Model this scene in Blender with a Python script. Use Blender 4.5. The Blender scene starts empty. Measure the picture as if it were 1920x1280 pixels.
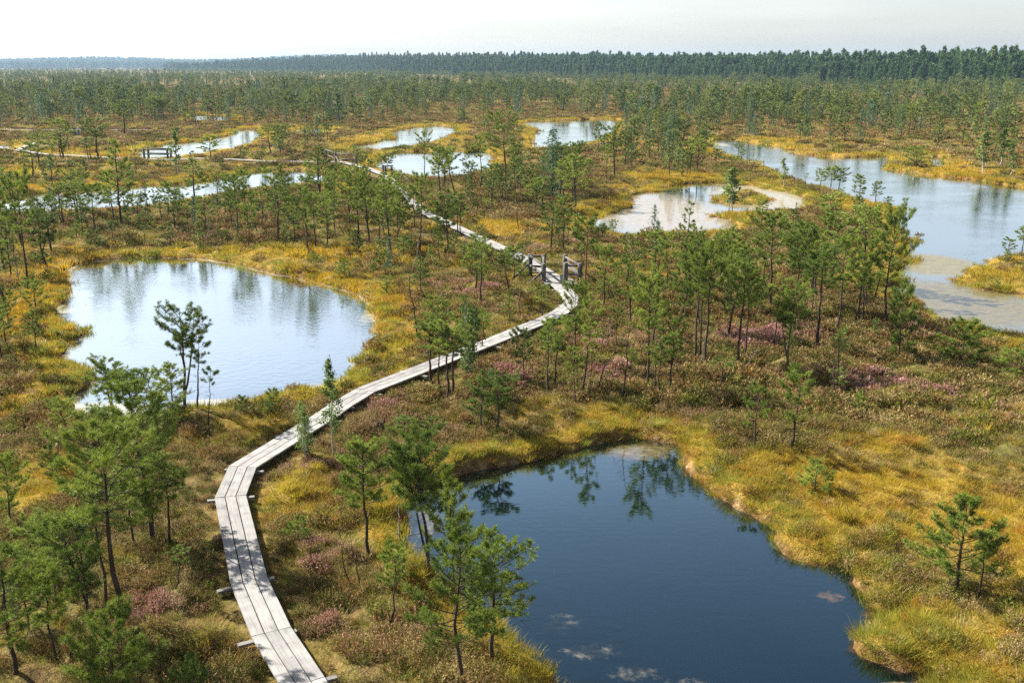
import bpy, math, random
import numpy as np
from mathutils import Vector, Matrix
R = math.radians
random.seed(5)

# ------------------------------------------------------------------ camera model
H = 12.0
F = 1866.7
TH = R(15.51)
CT, ST = math.cos(TH), math.sin(TH)
scene = bpy.context.scene
COL = scene.collection


def ray(u, v):
    x = (u - 960.0) / F
    y = -(v - 640.0) / F
    return np.array([x, y * ST + CT, y * CT - ST])


def unp(u, v, z=0.0):
    d = ray(u, v)
    t = (z - H) / d[2]
    return np.array([d[0] * t, d[1] * t])


def proj(x, y, z):
    x = np.asarray(x, float)
    dz = np.asarray(z, float) - H
    dep = y * CT - dz * ST
    up = y * ST + dz * CT
    return 960 + F * x / dep, 640 - F * up / dep, dep


# ------------------------------------------------------------------ noise
def _h(ix, iy, seed):
    n = (ix.astype(np.int64) * 374761393 + iy.astype(np.int64) * 668265263 + seed * 1274126177) & 0xFFFFFFFF
    n = ((n ^ (n >> 13)) * 1274126177) & 0xFFFFFFFF
    n = (n ^ (n >> 16)) & 0xFFFFFFFF
    return n / 4294967295.0


def vnoise(x, y, seed=0):
    x = np.asarray(x, float); y = np.asarray(y, float)
    ix = np.floor(x); iy = np.floor(y)
    fx = x - ix; fy = y - iy
    fx = fx * fx * (3 - 2 * fx); fy = fy * fy * (3 - 2 * fy)
    ix = ix.astype(np.int64); iy = iy.astype(np.int64)
    a = _h(ix, iy, seed); b = _h(ix + 1, iy, seed); c = _h(ix, iy + 1, seed); d = _h(ix + 1, iy + 1, seed)
    return (a * (1 - fx) + b * fx) * (1 - fy) + (c * (1 - fx) + d * fx) * fy


def fbm(x, y, seed=0, o=3):
    s = 0; a = 1; t = 0
    for k in range(o):
        s = s + a * vnoise(x * 2 ** k, y * 2 ** k, seed + k * 17); t += a; a *= 0.5
    return s / t


def sstep(a, b, x):
    t = np.clip((x - a) / (b - a), 0, 1)
    return t * t * (3 - 2 * t)


# ------------------------------------------------------------------ ponds (shorelines traced, set on the water level)
PONDS = {
    'dark_pond': dict(px=[(752, 948), (762, 930), (780, 918), (820, 900), (880, 884), (950, 871), (1020, 858), (1080, 843), (1130, 827), (1180, 820), (1230, 823), (1275, 830), (1290, 845), (1293, 870), (1303, 895), (1330, 918), (1362, 938), (1400, 958), (1440, 976), (1458, 987), (1452, 1005), (1456, 1025), (1467, 1045), (1500, 1055), (1533, 1062), (1573, 1060), (1598, 1067), (1596, 1092), (1615, 1110), (1633, 1127), (1630, 1142), (1614, 1158), (1604, 1185), (1603, 1207), (1615, 1226), (1663, 1244), (1697, 1256), (1735, 1256), (1748, 1282), (1740, 1330), (1600, 1420), (1300, 1440), (1140, 1400), (1085, 1330), (1062, 1275), (1035, 1235), (1007, 1207), (975, 1182), (955, 1145), (905, 1105), (860, 1080), (820, 1060), (800, 1036), (778, 1005), (758, 975)], rip=0.25),
    'round_pond': dict(px=[(123, 520), (130, 500), (187, 488), (233, 483), (333, 483), (400, 488), (467, 502), (533, 517), (600, 530), (640, 543), (676, 550), (688, 566), (702, 592), (707, 613), (697, 637), (668, 657), (665, 677), (640, 690), (613, 698), (560, 710), (520, 718), (467, 733), (417, 744), (367, 748), (300, 763), (200, 768), (150, 761), (136, 748), (142, 738), (165, 726), (169, 706), (164, 685), (140, 668), (113, 650), (148, 636), (163, 621), (157, 606), (122, 599), (97, 581), (121, 564), (131, 540)], rip=1.0),
    'narrow_pond': dict(px=[(-330, 385), (-120, 377), (0, 371), (67, 364), (133, 358), (233, 349), (333, 347), (383, 340), (467, 324), (533, 318), (580, 321), (633, 331), (622, 338), (567, 339), (500, 347), (433, 354), (380, 364), (333, 373), (267, 381), (167, 388), (60, 392), (0, 395), (-120, 402), (-330, 410)], rip=0.6),
    'winding_pond': dict(px=[(250, 290), (262, 284), (283, 275), (333, 268), (400, 261), (425, 254), (440, 247), (467, 241), (488, 244), (494, 252), (480, 261), (467, 267), (417, 277), (380, 283), (350, 288), (320, 291), (280, 294)], rip=0.8),
    'bay_pond': dict(px=[(640, 278), (683, 271), (715, 263), (738, 257), (729, 250), (757, 243), (807, 235), (855, 237), (862, 242), (845, 249), (835, 256), (800, 266), (750, 273), (690, 279)], rip=0.9),
    'alder_pond': dict(px=[(697, 310), (708, 300), (730, 290), (745, 285), (790, 284), (873, 283), (917, 283), (930, 297), (920, 312), (893, 321), (840, 327), (780, 329), (740, 315)], rip=0.8),
    'far_lake': dict(px=[(975, 231), (983, 228), (1040, 227), (1100, 224), (1147, 223), (1165, 228), (1150, 245), (1115, 262), (1073, 273), (1003, 275), (993, 258), (1005, 246), (1012, 241), (1000, 236)], rip=0.9),
    'right_lake': dict(px=[(1333, 267), (1345, 260), (1393, 265), (1440, 272), (1480, 280), (1493, 288), (1547, 293), (1580, 297), (1625, 294), (1660, 292), (1668, 300), (1653, 317), (1707, 325), (1780, 333), (1837, 338), (1920, 353), (2150, 385), (2280, 420), (2150, 455), (1960, 466), (1915, 472), (1875, 477), (1835, 491), (1800, 503), (1775, 513), (1788, 529), (1847, 545), (1920, 553), (2080, 570), (2150, 610), (2040, 635), (1920, 614), (1847, 603), (1785, 590), (1742, 568), (1700, 549), (1660, 541), (1700, 523), (1683, 500), (1722, 484), (1692, 464), (1697, 453), (1726, 444), (1693, 427), (1663, 401), (1699, 390), (1673, 377), (1613, 367), (1563, 351), (1513, 341), (1460, 324), (1430, 304), (1397, 293), (1337, 277)], rip=1.2),
    'pale_pool': dict(px=[(1098, 419), (1140, 402), (1187, 386), (1172, 371), (1200, 363), (1238, 360), (1240, 350), (1290, 343), (1347, 343), (1400, 348), (1440, 356), (1480, 361), (1509, 370), (1513, 380), (1480, 386), (1440, 388), (1390, 391), (1342, 391), (1328, 399), (1345, 408), (1378, 413), (1385, 420), (1330, 428), (1280, 432), (1240, 432), (1140, 429)],
                      isl=[[(1336, 371), (1350, 361), (1380, 353), (1410, 353), (1432, 358), (1448, 370), (1440, 379), (1420, 384), (1380, 384), (1345, 378)]], rip=0.3),
    'wood_pool': dict(px=[(352, 219), (362, 215), (410, 216), (443, 219), (430, 224), (370, 225)], rip=0.5),
    'strip_pool': dict(px=[(552, 243), (570, 240), (600, 240), (618, 242), (600, 246), (560, 247)], rip=0.5),
    'edge_pool': dict(px=[(-80, 275), (0, 271), (24, 270), (28, 273), (0, 276), (-80, 281)], rip=0.5),
    'inlet_pool': dict(px=[(1742, 297), (1755, 292), (1770, 296), (1772, 307), (1755, 308)], rip=0.4),
}


def chaikin(p, n=2):
    p = np.array(p, float)
    for _ in range(n):
        q = np.roll(p, -1, axis=0)
        a = p * 0.8 + q * 0.2; b = p * 0.2 + q * 0.8
        p = np.empty((len(a) * 2, 2)); p[0::2] = a; p[1::2] = b
    return p


def gpoly(px, hole=False):
    p = chaikin(px)
    t = np.roll(p, -1, axis=0) - np.roll(p, 1, axis=0)
    t /= np.linalg.norm(t, axis=1)[:, None] + 1e-9
    q = np.roll(p, -1, axis=0)
    ar = np.sum(p[:, 0] * q[:, 1] - q[:, 0] * p[:, 1])
    nv = -t[:, 0] * np.sign(ar) * (-1 if hole else 1)     # > 0 where the bank lies between the water and the viewer
    return np.array([unp(u, v, 0.52 * min(1.0, max(0.0, 1.6 * k))) for (u, v), k in zip(p, nv)])


for k_, p_ in PONDS.items():
    p_['g'] = gpoly(p_['px'])
    p_['ig'] = [gpoly(i, True) for i in p_.get('isl', [])]
    p_['lo'] = p_['g'].min(0); p_['hi'] = p_['g'].max(0)


def poly_sd(P, g):
    """signed distance, positive outside"""
    out = np.full(len(P), 1e9); ins = np.zeros(len(P), bool)
    a = g; b = np.roll(g, -1, axis=0)
    for i in range(len(g)):
        ax, ay = a[i]; bx, by = b[i]
        dx, dy = bx - ax, by - ay
        L = dx * dx + dy * dy + 1e-12
        t = np.clip(((P[:, 0] - ax) * dx + (P[:, 1] - ay) * dy) / L, 0, 1)
        ex = P[:, 0] - ax - t * dx; ey = P[:, 1] - ay - t * dy
        out = np.minimum(out, ex * ex + ey * ey)
        c = (ay > P[:, 1]) != (by > P[:, 1])
        if c.any():
            xi = ax + (P[:, 1] - ay) / (dy if abs(dy) > 1e-12 else 1e-12) * dx
            ins ^= c & (P[:, 0] < xi)
    out = np.sqrt(out)
    return np.where(ins, -out, out)


FARSD = 14.0


def sdf(x, y, want_id=False):
    P = np.stack([np.asarray(x, float).ravel(), np.asarray(y, float).ravel()], 1)
    S = np.full(len(P), FARSD)
    ID = np.full(len(P), -1)
    r = np.hypot(P[:, 0], P[:, 1])
    wob = (fbm(P[:, 0] / 1.1, P[:, 1] / 1.1, 91, 3) - 0.5) * np.clip(0.35 + r * 0.006, 0.4, 1.6)
    for i, (k, p) in enumerate(PONDS.items()):
        m = (P[:, 0] > p['lo'][0] - FARSD) & (P[:, 0] < p['hi'][0] + FARSD) & (P[:, 1] > p['lo'][1] - FARSD) & (P[:, 1] < p['hi'][1] + FARSD)
        idx = np.nonzero(m)[0]
        if not len(idx):
            continue
        d = poly_sd(P[idx], p['g'])
        for ig in p['ig']:
            d = np.maximum(d, -poly_sd(P[idx], ig))
        d = d + wob[idx]
        b = d < S[idx]
        S[idx[b]] = d[b]; ID[idx[b]] = i
    return (S, ID) if want_id else S


# ------------------------------------------------------------------ boardwalk lines
WZ = 0.50
WALK_A = [(648, 1400), (570, 1280), (509, 1183), (467, 1087), (432, 930), (455, 874), (549, 816), (606, 781), (643, 756), (685, 731), (773, 697), (865, 661), (915, 642), (973, 618), (1017, 601), (1050, 585), (1071, 569), (1069, 555), (1056, 541), (1043, 529)]
WALK_B = [(1035, 517), (1020, 507), (1002, 496), (977, 481), (940, 464), (887, 440), (840, 418), (797, 398), (771, 378), (755, 363), (740, 343), (718, 326), (683, 313), (640, 303), (580, 303), (500, 302), (433, 298), (367, 297), (320, 299), (267, 298), (200, 295), (130, 291), (87, 289), (52, 284), (34, 281)]
WALK_C = [(-90, 243), (0, 243), (70, 243), (150, 243), (277, 243)]
WALK_D = [(462, 209), (500, 209), (545, 208)]
WALK_E = [(34, 281), (45, 275), (64, 268)]


def gline(px, z=WZ):
    return np.array([unp(u, v, z) for u, v in px])


WALKS = [gline(w) for w in (WALK_A, WALK_B, WALK_C, WALK_D, WALK_E)]


def walk_dist(x, y):
    x = np.asarray(x, float); y = np.asarray(y, float)
    out = np.full(x.shape, 1e9)
    for w in WALKS:
        for a, b in zip(w[:-1], w[1:]):
            d = b - a
            t = np.clip(((x - a[0]) * d[0] + (y - a[1]) * d[1]) / (d @ d + 1e-9), 0, 1)
            out = np.minimum(out, np.hypot(x - a[0] - t * d[0], y - a[1] - t * d[1]))
    return out


# ------------------------------------------------------------------ terrain
EU = [-500, 200, 320, 480, 640, 960, 1280, 1600, 1920, 2400]
EY = [130.5, 131, 131.5, 133, 135, 143, 150, 156, 162, 170]
HU = [-500, 380, 480, 640, 800, 960, 1280, 1600, 1920, 2400]
HZ = [0, 0, 5, 13, 12, 9, 5, 2, 1, 1]


def edge_d(u):
    return H / ((np.interp(u, EU, EY) - 122.0) / F)


def hills(x, y):
    r = np.hypot(x, y)
    u = 960 + F * x / np.maximum(y, 1.0)
    de = edge_d(u)
    front = np.where(y > 100, sstep(de * 1.0, de + 350, r) * np.interp(u, HU, HZ), 0)
    ang = np.degrees(np.arctan2(x, y))
    far = sstep(3900, 5200, r) * (20 + 6 * np.sin(ang * 0.55 + 1.0)) * np.where(np.abs(ang) < 60, 1, 0.6)
    return front + far


def ground_z(x, y, s=None):
    x = np.asarray(x, float); y = np.asarray(y, float)
    if s is None:
        s = sdf(x, y)
    r = np.hypot(x, y)
    hum = (0.62 * (fbm(x / 1.25, y / 1.25, 3, 2) - 0.5) + 0.16 * (vnoise(x / 0.42, y / 0.42, 8) - 0.5)) * (1 - sstep(60, 160, r)) + 0.30 * (fbm(x / 6, y / 6, 5, 2) - 0.5)
    wd = walk_dist(x, y)
    k = sstep(0.5, 1.6, wd)
    base = 0.26 + hum * (0.15 + 0.85 * k)
    base = np.where(k < 1, np.minimum(base, 0.30 + 0.3 * k), base)
    t = sstep(-0.55, 0.32, s)
    z = -0.5 + (base + 0.5) * t
    return z + hills(x, y)


# ------------------------------------------------------------------ vegetation zones
def ell(u, v, ru, rv):
    c = unp(u, v, 0.25)
    dep = c[1] * CT - (0.25 - H) * ST
    ry = abs(unp(u, v - rv, .25)[1] - unp(u, v + rv, .25)[1]) / 2
    return (c[0], c[1], ru * dep / F, ry)


GOLD = [ell(*e) for e in [(1620, 960, 330, 110), (1760, 1180, 180, 120), (1500, 880, 230, 50), (1880, 1000, 120, 180), (700, 590, 70, 60), (650, 700, 80, 25), (560, 930, 80, 70),
                          (560, 745, 110, 25), (60, 920, 120, 70), (940, 424, 90, 14), (150, 355, 260, 12), (430, 335, 120, 9), (60, 325, 150, 12), (1260, 330, 120, 14), (1130, 395, 60, 16),
                          (1850, 620, 110, 35), (1870, 520, 60, 22), (1450, 345, 110, 8), (1600, 385, 90, 16), (420, 480, 330, 18), (110, 700, 60, 80), (80, 560, 60, 60), (1000, 760, 60, 20),
                          (1180, 790, 130, 26), (640, 345, 40, 18), (200, 288, 200, 10), (980, 1230, 40, 60), (1640, 830, 160, 30), (740, 640, 60, 60), (480, 800, 90, 30), (1560, 520, 60, 16), (1340, 400, 80, 14), (760, 262, 120, 8), (1420, 262, 120, 6), (1780, 322, 160, 8)]]
PINK = [ell(*e) for e in [(1310, 790, 50, 16), (590, 885, 60, 22), (600, 1040, 60, 40), (275, 1165, 60, 35), (410, 1175, 50, 25), (655, 467, 55, 10), (1000, 466, 30, 8), (1725, 626, 30, 8), (500, 738, 60, 10), (740, 770, 70, 25), (960, 700, 60, 20),
                          (1160, 640, 80, 20), (680, 750, 40, 14), (880, 540, 70, 20), (430, 905, 30, 30), (850, 1150, 60, 30), (1790, 770, 80, 30), (1420, 625, 120, 22), (600, 1180, 60, 40), (700, 1230, 80, 40), (420, 1010, 40, 20), (1140, 700, 60, 20), (1100, 455, 60, 10), (1640, 720, 90, 22)]]
DARK = [ell(*e) for e in [(1450, 690, 230, 50), (1330, 730, 180, 25), (60, 800, 80, 40), (850, 745, 90, 25), (300, 960, 110, 50), (330, 1080, 110, 60), (560, 1120, 80, 60), (1000, 745, 120, 30), (800, 800, 160, 40), (900, 840, 120, 30), (60, 1000, 100, 60), (1700, 800, 150, 40), (300, 420, 250, 20)]]


def patch(x, y, L):
    o = np.zeros(np.shape(x))
    for cx, cy, rx, ry in L:
        q = ((x - cx) / rx) ** 2 + ((y - cy) / ry) ** 2
        o = np.maximum(o, np.exp(-q * 0.9))
    return o


def zones(x, y, s):
    r = np.hypot(x, y)
    wl = np.clip(1.3 + r * 0.010, 1.3, 3.4)
    n1 = fbm(x / 3.0, y / 3.0, 41, 3); n2 = fbm(x / 9.0, y / 9.0, 47, 3)
    belt = 1 - sstep(wl * 0.35, wl, s)
    g = np.maximum(belt, patch(x, y, GOLD) * 1.05)
    dk = patch(x, y, DARK)
    g = g + (n1 - 0.5) * 0.9 + (n2 - 0.5) * 0.5 - dk * 0.35 * (1 - belt)
    pk = patch(x, y, PINK) * (0.34 + 1.0 * vnoise(x / 1.2, y / 1.2, 77)) + (fbm(x / 2.2, y / 2.2, 61, 2) - 0.66) * 1.0
    return np.clip(g, 0, 1), np.clip(pk, 0, 1), dk, n1, n2


# ------------------------------------------------------------------ mesh helpers
def mesh_np(name, V, Fc, mats=(), midx=None, smooth=False):
    """V (n,3), Fc list of (m,k) int arrays"""
    me = bpy.data.meshes.new(name)
    if not isinstance(Fc, (list, tuple)):
        Fc = [Fc]
    Fc = [np.asarray(f, np.int32) for f in Fc if len(f)]
    nl = sum(f.size for f in Fc); nf = sum(len(f) for f in Fc)
    me.vertices.add(len(V)); me.vertices.foreach_set('co', np.ascontiguousarray(V, np.float32).ravel())
    me.loops.add(nl); me.loops.foreach_set('vertex_index', np.concatenate([f.ravel() for f in Fc]) if Fc else np.zeros(0, np.int32))
    me.polygons.add(nf)
    tot = np.concatenate([np.full(len(f), f.shape[1], np.int32) for f in Fc])
    st = np.concatenate([[0], np.cumsum(tot)[:-1]]).astype(np.int32)
    me.polygons.foreach_set('loop_start', st)
    if midx is not None:
        me.polygons.foreach_set('material_index', np.asarray(midx, np.int32))
    me.polygons.foreach_set('use_smooth', np.full(nf, smooth))
    for m in mats:
        me.materials.append(m)
    me.update(calc_edges=True)
    me.validate()
    return me


class MB:
    """collects tubes, boxes and loose faces for one mesh"""
    def __init__(s):
        s.V = []; s.F3 = []; s.F4 = []; s.n = 0

    def add(s, V, f3=None, f4=None):
        V = np.asarray(V, float)
        if f3 is not None and len(f3):
            s.F3.append(np.asarray(f3) + s.n)
        if f4 is not None and len(f4):
            s.F4.append(np.asarray(f4) + s.n)
        s.V.append(V); s.n += len(V)

    def tube(s, pts, rad, k=6, cap=True):
        pts = np.asarray(pts, float); m = len(pts)
        rad = np.broadcast_to(np.asarray(rad, float), (m,))
        T = np.gradient(pts, axis=0)
        T /= np.linalg.norm(T, axis=1)[:, None] + 1e-9
        ref = np.array([0, 0, 1.0]) if abs(T[0][2]) < 0.8 else np.array([1.0, 0, 0])
        A = np.cross(T, ref); A /= np.linalg.norm(A, axis=1)[:, None] + 1e-9
        B = np.cross(T, A)
        a = np.arange(k) * 2 * math.pi / k
        V = pts[:, None, :] + rad[:, None, None] * (np.cos(a)[None, :, None] * A[:, None, :] + np.sin(a)[None, :, None] * B[:, None, :])
        V = V.reshape(-1, 3)
        i = np.arange(m - 1)[:, None] * k; j = np.arange(k)[None, :]; j2 = (j + 1) % k
        f4 = np.stack([i + j, i + j2, i + k + j2, i + k + j], -1).reshape(-1, 4)
        f3 = []
        if cap:
            V = np.vstack([V, pts[-1:], pts[:1]])
            c1 = len(V) - 2; c0 = len(V) - 1
            for q in range(k):
                f3.append(((m - 1) * k + q, (m - 1) * k + (q + 1) % k, c1)); f3.append(((q + 1) % k, q, c0))
        s.add(V, f3, f4)

    def box(s, c, hx, hy, hz, ang=0.0):
        ca, sa = math.cos(ang), math.sin(ang)
        V = []
        for z in (-hz, hz):
            for x, y in ((-hx, -hy), (hx, -hy), (hx, hy), (-hx, hy)):
                V.append((c[0] + x * ca - y * sa, c[1] + x * sa + y * ca, c[2] + z))
        s.add(V, None, [(3, 2, 1, 0), (4, 5, 6, 7), (0, 1, 5, 4), (1, 2, 6, 5), (2, 3, 7, 6), (3, 0, 4, 7)])

    def data(s):
        return np.vstack(s.V), [np.vstack(s.F3) if s.F3 else np.zeros((0, 3), int), np.vstack(s.F4) if s.F4 else np.zeros((0, 4), int)]

    def mesh(s, name, mat, smooth=True):
        V, Fc = s.data()
        return mesh_np(name, V, Fc, [mat] if mat else [], None, smooth)


def ob(name, me, parent=None, **props):
    o = bpy.data.objects.new(name, me); COL.objects.link(o)
    if parent is not None:
        o.parent = parent
    for k, v in props.items():
        o[k] = v
    return o


def empty(name, loc, rz=0.0, label=None, cat=None, group=None):
    o = bpy.data.objects.new(name, None); COL.objects.link(o)
    o.location = loc; o.rotation_euler = (0, 0, rz); o.empty_display_size = 0.3
    if label: o['label'] = label
    if cat: o['category'] = cat
    if group: o['group'] = group
    return o


# ------------------------------------------------------------------ materials
def new_mat(name):
    m = bpy.data.materials.new(name); m.use_nodes = True
    nt = m.node_tree; nt.nodes.clear()
    return m, nt, nt.nodes, nt.links


def N(nt, t, **kw):
    n = nt.nodes.new(t)
    for k, v in kw.items():
        if k.startswith('i_'):
            key = k[2:]
            n.inputs[int(key) if key.isdigit() else key].default_value = v
        else:
            setattr(n, k, v)
    return n


def ramp(nt, src, stops):
    r = nt.nodes.new('ShaderNodeValToRGB')
    e = r.color_ramp.elements
    while len(e) < len(stops):
        e.new(0.5)
    for q, (p, c) in zip(e, stops):
        q.position = p; q.color = (*c, 1)
    nt.links.new(src, r.inputs[0])
    return r.outputs[0]


def mixc(nt, fac, a, b, mode='MIX'):
    m = nt.nodes.new('ShaderNodeMix'); m.data_type = 'RGBA'; m.blend_type = mode
    for sock, v in ((0, fac), (6, a), (7, b)):
        if isinstance(v, (int, float)):
            m.inputs[sock].default_value = v
        elif isinstance(v, tuple):
            m.inputs[sock].default_value = (*v, 1)
        else:
            nt.links.new(v, m.inputs[sock])
    return m.outputs[2]


def leaf_shader(nt, col, rough=0.6, transl=0.35, spec=0.2, tcol=None):
    L = nt.links
    p = N(nt, 'ShaderNodeBsdfPrincipled', i_Roughness=rough)
    p.inputs['Specular IOR Level'].default_value = spec
    t = N(nt, 'ShaderNodeBsdfTranslucent')
    mx = N(nt, 'ShaderNodeMixShader', i_0=transl)
    o = N(nt, 'ShaderNodeOutputMaterial')
    L.new(col, p.inputs['Base Color']); L.new(tcol if tcol is not None else col, t.inputs['Color'])
    L.new(p.outputs[0], mx.inputs[1]); L.new(t.outputs[0], mx.inputs[2]); L.new(mx.outputs[0], o.inputs['Surface'])


def mat_leaf(name, stops, transl=0.3, nscale=1.6, rough=0.6, spec=0.25):
    m, nt, ns, L = new_mat(name)
    oi = N(nt, 'ShaderNodeObjectInfo')
    tc = N(nt, 'ShaderNodeNewGeometry')
    no = N(nt, 'ShaderNodeTexNoise', i_Scale=nscale, i_Detail=3.0, i_Roughness=0.7)
    L.new(tc.outputs['Position'], no.inputs['Vector'])
    a = N(nt, 'ShaderNodeMath', operation='MULTIPLY_ADD', i_1=0.45, i_2=0.0)
    L.new(oi.outputs['Random'], a.inputs[0])
    b = N(nt, 'ShaderNodeMath', operation='MULTIPLY_ADD', i_1=1.1, i_2=-0.28)
    L.new(no.outputs[0], b.inputs[0])
    c = N(nt, 'ShaderNodeMath', operation='ADD')
    L.new(a.outputs[0], c.inputs[0]); L.new(b.outputs[0], c.inputs[1])
    col = ramp(nt, c.outputs[0], stops)
    leaf_shader(nt, col, rough, transl, spec)
    return m


M = {}
M['needle'] = mat_leaf('pine_needles', [(0.0, (0.05, 0.088, 0.022)), (0.35, (0.135, 0.195, 0.030)), (0.7, (0.26, 0.325, 0.048)), (1.0, (0.40, 0.43, 0.09))], transl=0.22)
M['needle_far'] = mat_leaf('far_pine_needles', [(0.0, (0.05, 0.09, 0.028)), (0.35, (0.13, 0.18, 0.045)), (0.7, (0.24, 0.28, 0.075)), (1.0, (0.38, 0.40, 0.16))], nscale=0.5, transl=0.2)
M['needle_pale'] = mat_leaf('spruce_needles', [(0.0, (0.06, 0.12, 0.06)), (0.5, (0.10, 0.17, 0.09)), (1.0, (0.17, 0.24, 0.12))])
M['birch_leaf'] = mat_leaf('birch_leaves', [(0.0, (0.06, 0.12, 0.022)), (0.5, (0.13, 0.20, 0.045)), (1.0, (0.27, 0.31, 0.09))], transl=0.35, nscale=3.0)
M['wood_forest'] = mat_leaf('forest_foliage', [(0.0, (0.035, 0.085, 0.032)), (0.45, (0.075, 0.150, 0.050)), (0.75, (0.12, 0.20, 0.065)), (0.9, (0.22, 0.28, 0.11)), (1.0, (0.30, 0.34, 0.16))], transl=0.15, nscale=0.06)


def mat_bark(name, stops, scale=14, rough=0.9):
    m, nt, ns, L = new_mat(name)
    tc = N(nt, 'ShaderNodeTexCoord')
    mp = N(nt, 'ShaderNodeMapping'); mp.inputs['Scale'].default_value = (1, 1, 0.25)
    no = N(nt, 'ShaderNodeTexNoise', i_Scale=scale, i_Detail=5.0, i_Roughness=0.7)
    L.new(tc.outputs['Object'], mp.inputs[0]); L.new(mp.outputs[0], no.inputs['Vector'])
    col = ramp(nt, no.outputs[0], stops)
    p = N(nt, 'ShaderNodeBsdfPrincipled', i_Roughness=rough)
    p.inputs['Specular IOR Level'].default_value = 0.15
    bp = N(nt, 'ShaderNodeBump', i_Strength=0.6, i_Distance=0.02)
    L.new(no.outputs[0], bp.inputs['Height']); L.new(bp.outputs[0], p.inputs['Normal'])
    L.new(col, p.inputs['Base Color'])
    o = N(nt, 'ShaderNodeOutputMaterial'); L.new(p.outputs[0], o.inputs[0])
    return m


M['bark'] = mat_bark('pine_bark', [(0.25, (0.022, 0.017, 0.015)), (0.5, (0.060, 0.043, 0.034)), (0.75, (0.14, 0.105, 0.085))])
M['bark_red'] = mat_bark('red_pine_bark', [(0.25, (0.07, 0.035, 0.022)), (0.5, (0.19, 0.085, 0.05)), (0.75, (0.30, 0.16, 0.09))])
M['bark_birch'] = mat_bark('birch_bark', [(0.3, (0.09, 0.08, 0.07)), (0.45, (0.42, 0.40, 0.37)), (0.8, (0.46, 0.44, 0.41))], scale=9)
M['deadwood'] = mat_bark('dead_wood', [(0.25, (0.10, 0.085, 0.075)), (0.5, (0.22, 0.20, 0.18)), (0.8, (0.40, 0.37, 0.34))])


def mat_plank(name, stops, uvscale=(1.2, 45, 1)):
    m, nt, ns, L = new_mat(name)
    uv = N(nt, 'ShaderNodeUVMap', uv_map='UVMap')
    mp = N(nt, 'ShaderNodeMapping'); mp.inputs['Scale'].default_value = uvscale
    L.new(uv.outputs[0], mp.inputs[0])
    no = N(nt, 'ShaderNodeTexNoise', i_Scale=1.0, i_Detail=6.0, i_Roughness=0.65); L.new(mp.outputs[0], no.inputs['Vector'])
    n2 = N(nt, 'ShaderNodeTexNoise', i_Scale=2.2, i_Detail=4.0); L.new(uv.outputs[0], n2.inputs['Vector'])
    oi = N(nt, 'ShaderNodeObjectInfo')
    c = ramp(nt, no.outputs[0], stops)
    c2 = ramp(nt, n2.outputs[0], [(0.28, (0.55, 0.55, 0.56)), (0.42, (0.86, 0.86, 0.86)), (0.55, (1.0, 1.0, 1.0)), (0.7, (1.14, 1.12, 1.08))])
    c = mixc(nt, 1.0, c, c2, 'MULTIPLY')
    c3 = ramp(nt, oi.outputs['Random'], [(0.0, (0.78, 0.77, 0.77)), (0.5, (0.95, 0.94, 0.93)), (1.0, (1.06, 1.05, 1.03))])
    c = mixc(nt, 1.0, c, c3, 'MULTIPLY')
    vo = N(nt, 'ShaderNodeTexVoronoi', i_Scale=2.6); L.new(uv.outputs[0], vo.inputs['Vector'])
    kn = ramp(nt, vo.outputs['Distance'], [(0.03, (0.35, 0.30, 0.27)), (0.07, (1, 1, 1))])
    c = mixc(nt, 0.8, c, kn, 'MULTIPLY')
    p = N(nt, 'ShaderNodeBsdfPrincipled', i_Roughness=0.85)
    p.inputs['Specular IOR Level'].default_value = 0.2
    bp = N(nt, 'ShaderNodeBump', i_Strength=0.5, i_Distance=0.006)
    L.new(no.outputs[0], bp.inputs['Height']); L.new(bp.outputs[0], p.inputs['Normal'])
    L.new(c, p.inputs['Base Color'])
    o = N(nt, 'ShaderNodeOutputMaterial'); L.new(p.outputs[0], o.inputs[0])
    return m


M['beam'] = mat_plank('crossbeam_wood', [(0.3, (0.11, 0.105, 0.10)), (0.45, (0.19, 0.185, 0.175)), (0.65, (0.27, 0.26, 0.25))])
M['plank'] = mat_plank('weathered_planks', [(0.3, (0.17, 0.168, 0.165)), (0.45, (0.30, 0.297, 0.29)), (0.65, (0.38, 0.376, 0.368))])
M['post'] = mat_bark('grey_posts', [(0.3, (0.05, 0.047, 0.044)), (0.5, (0.115, 0.108, 0.10)), (0.75, (0.22, 0.21, 0.20))], scale=10)


# grass / heather take their colour from the instancer's tint
def mat_tuft(name, transl, var=0.35):
    m, nt, ns, L = new_mat(name)
    at = N(nt, 'ShaderNodeAttribute', attribute_type='INSTANCER', attribute_name='tint')
    va = N(nt, 'ShaderNodeAttribute', attribute_type='GEOMETRY', attribute_name='bl')
    k = ramp(nt, va.outputs['Fac'], [(0.0, (1 - var, 1 - var * 0.9, 1 - var * 0.7)), (0.5, (1, 1, 1)), (1.0, (1 + var * 0.7, 1 + var * 0.6, 1 + var * 0.6))])
    c = mixc(nt, 1.0, at.outputs['Color'], k, 'MULTIPLY')
    leaf_shader(nt, c, 0.65, transl, 0.15)
    return m


M['sedge'] = mat_tuft('sedge_blades', 0.40)
M['twig'] = mat_tuft('heather_twigs', 0.15)


def mat_flower():
    m, nt, ns, L = new_mat('heather_flowers')
    at = N(nt, 'ShaderNodeAttribute', attribute_type='INSTANCER', attribute_name='bloom')
    va = N(nt, 'ShaderNodeAttribute', attribute_type='GEOMETRY', attribute_name='bl')
    k = ramp(nt, va.outputs['Fac'], [(0.0, (0.75, 0.72, 0.72)), (1.0, (1.25, 1.2, 1.2))])
    c = mixc(nt, 1.0, at.outputs['Color'], k, 'MULTIPLY')
    leaf_shader(nt, c, 0.7, 0.25, 0.1)
    return m


M['flower'] = mat_flower()


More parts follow.
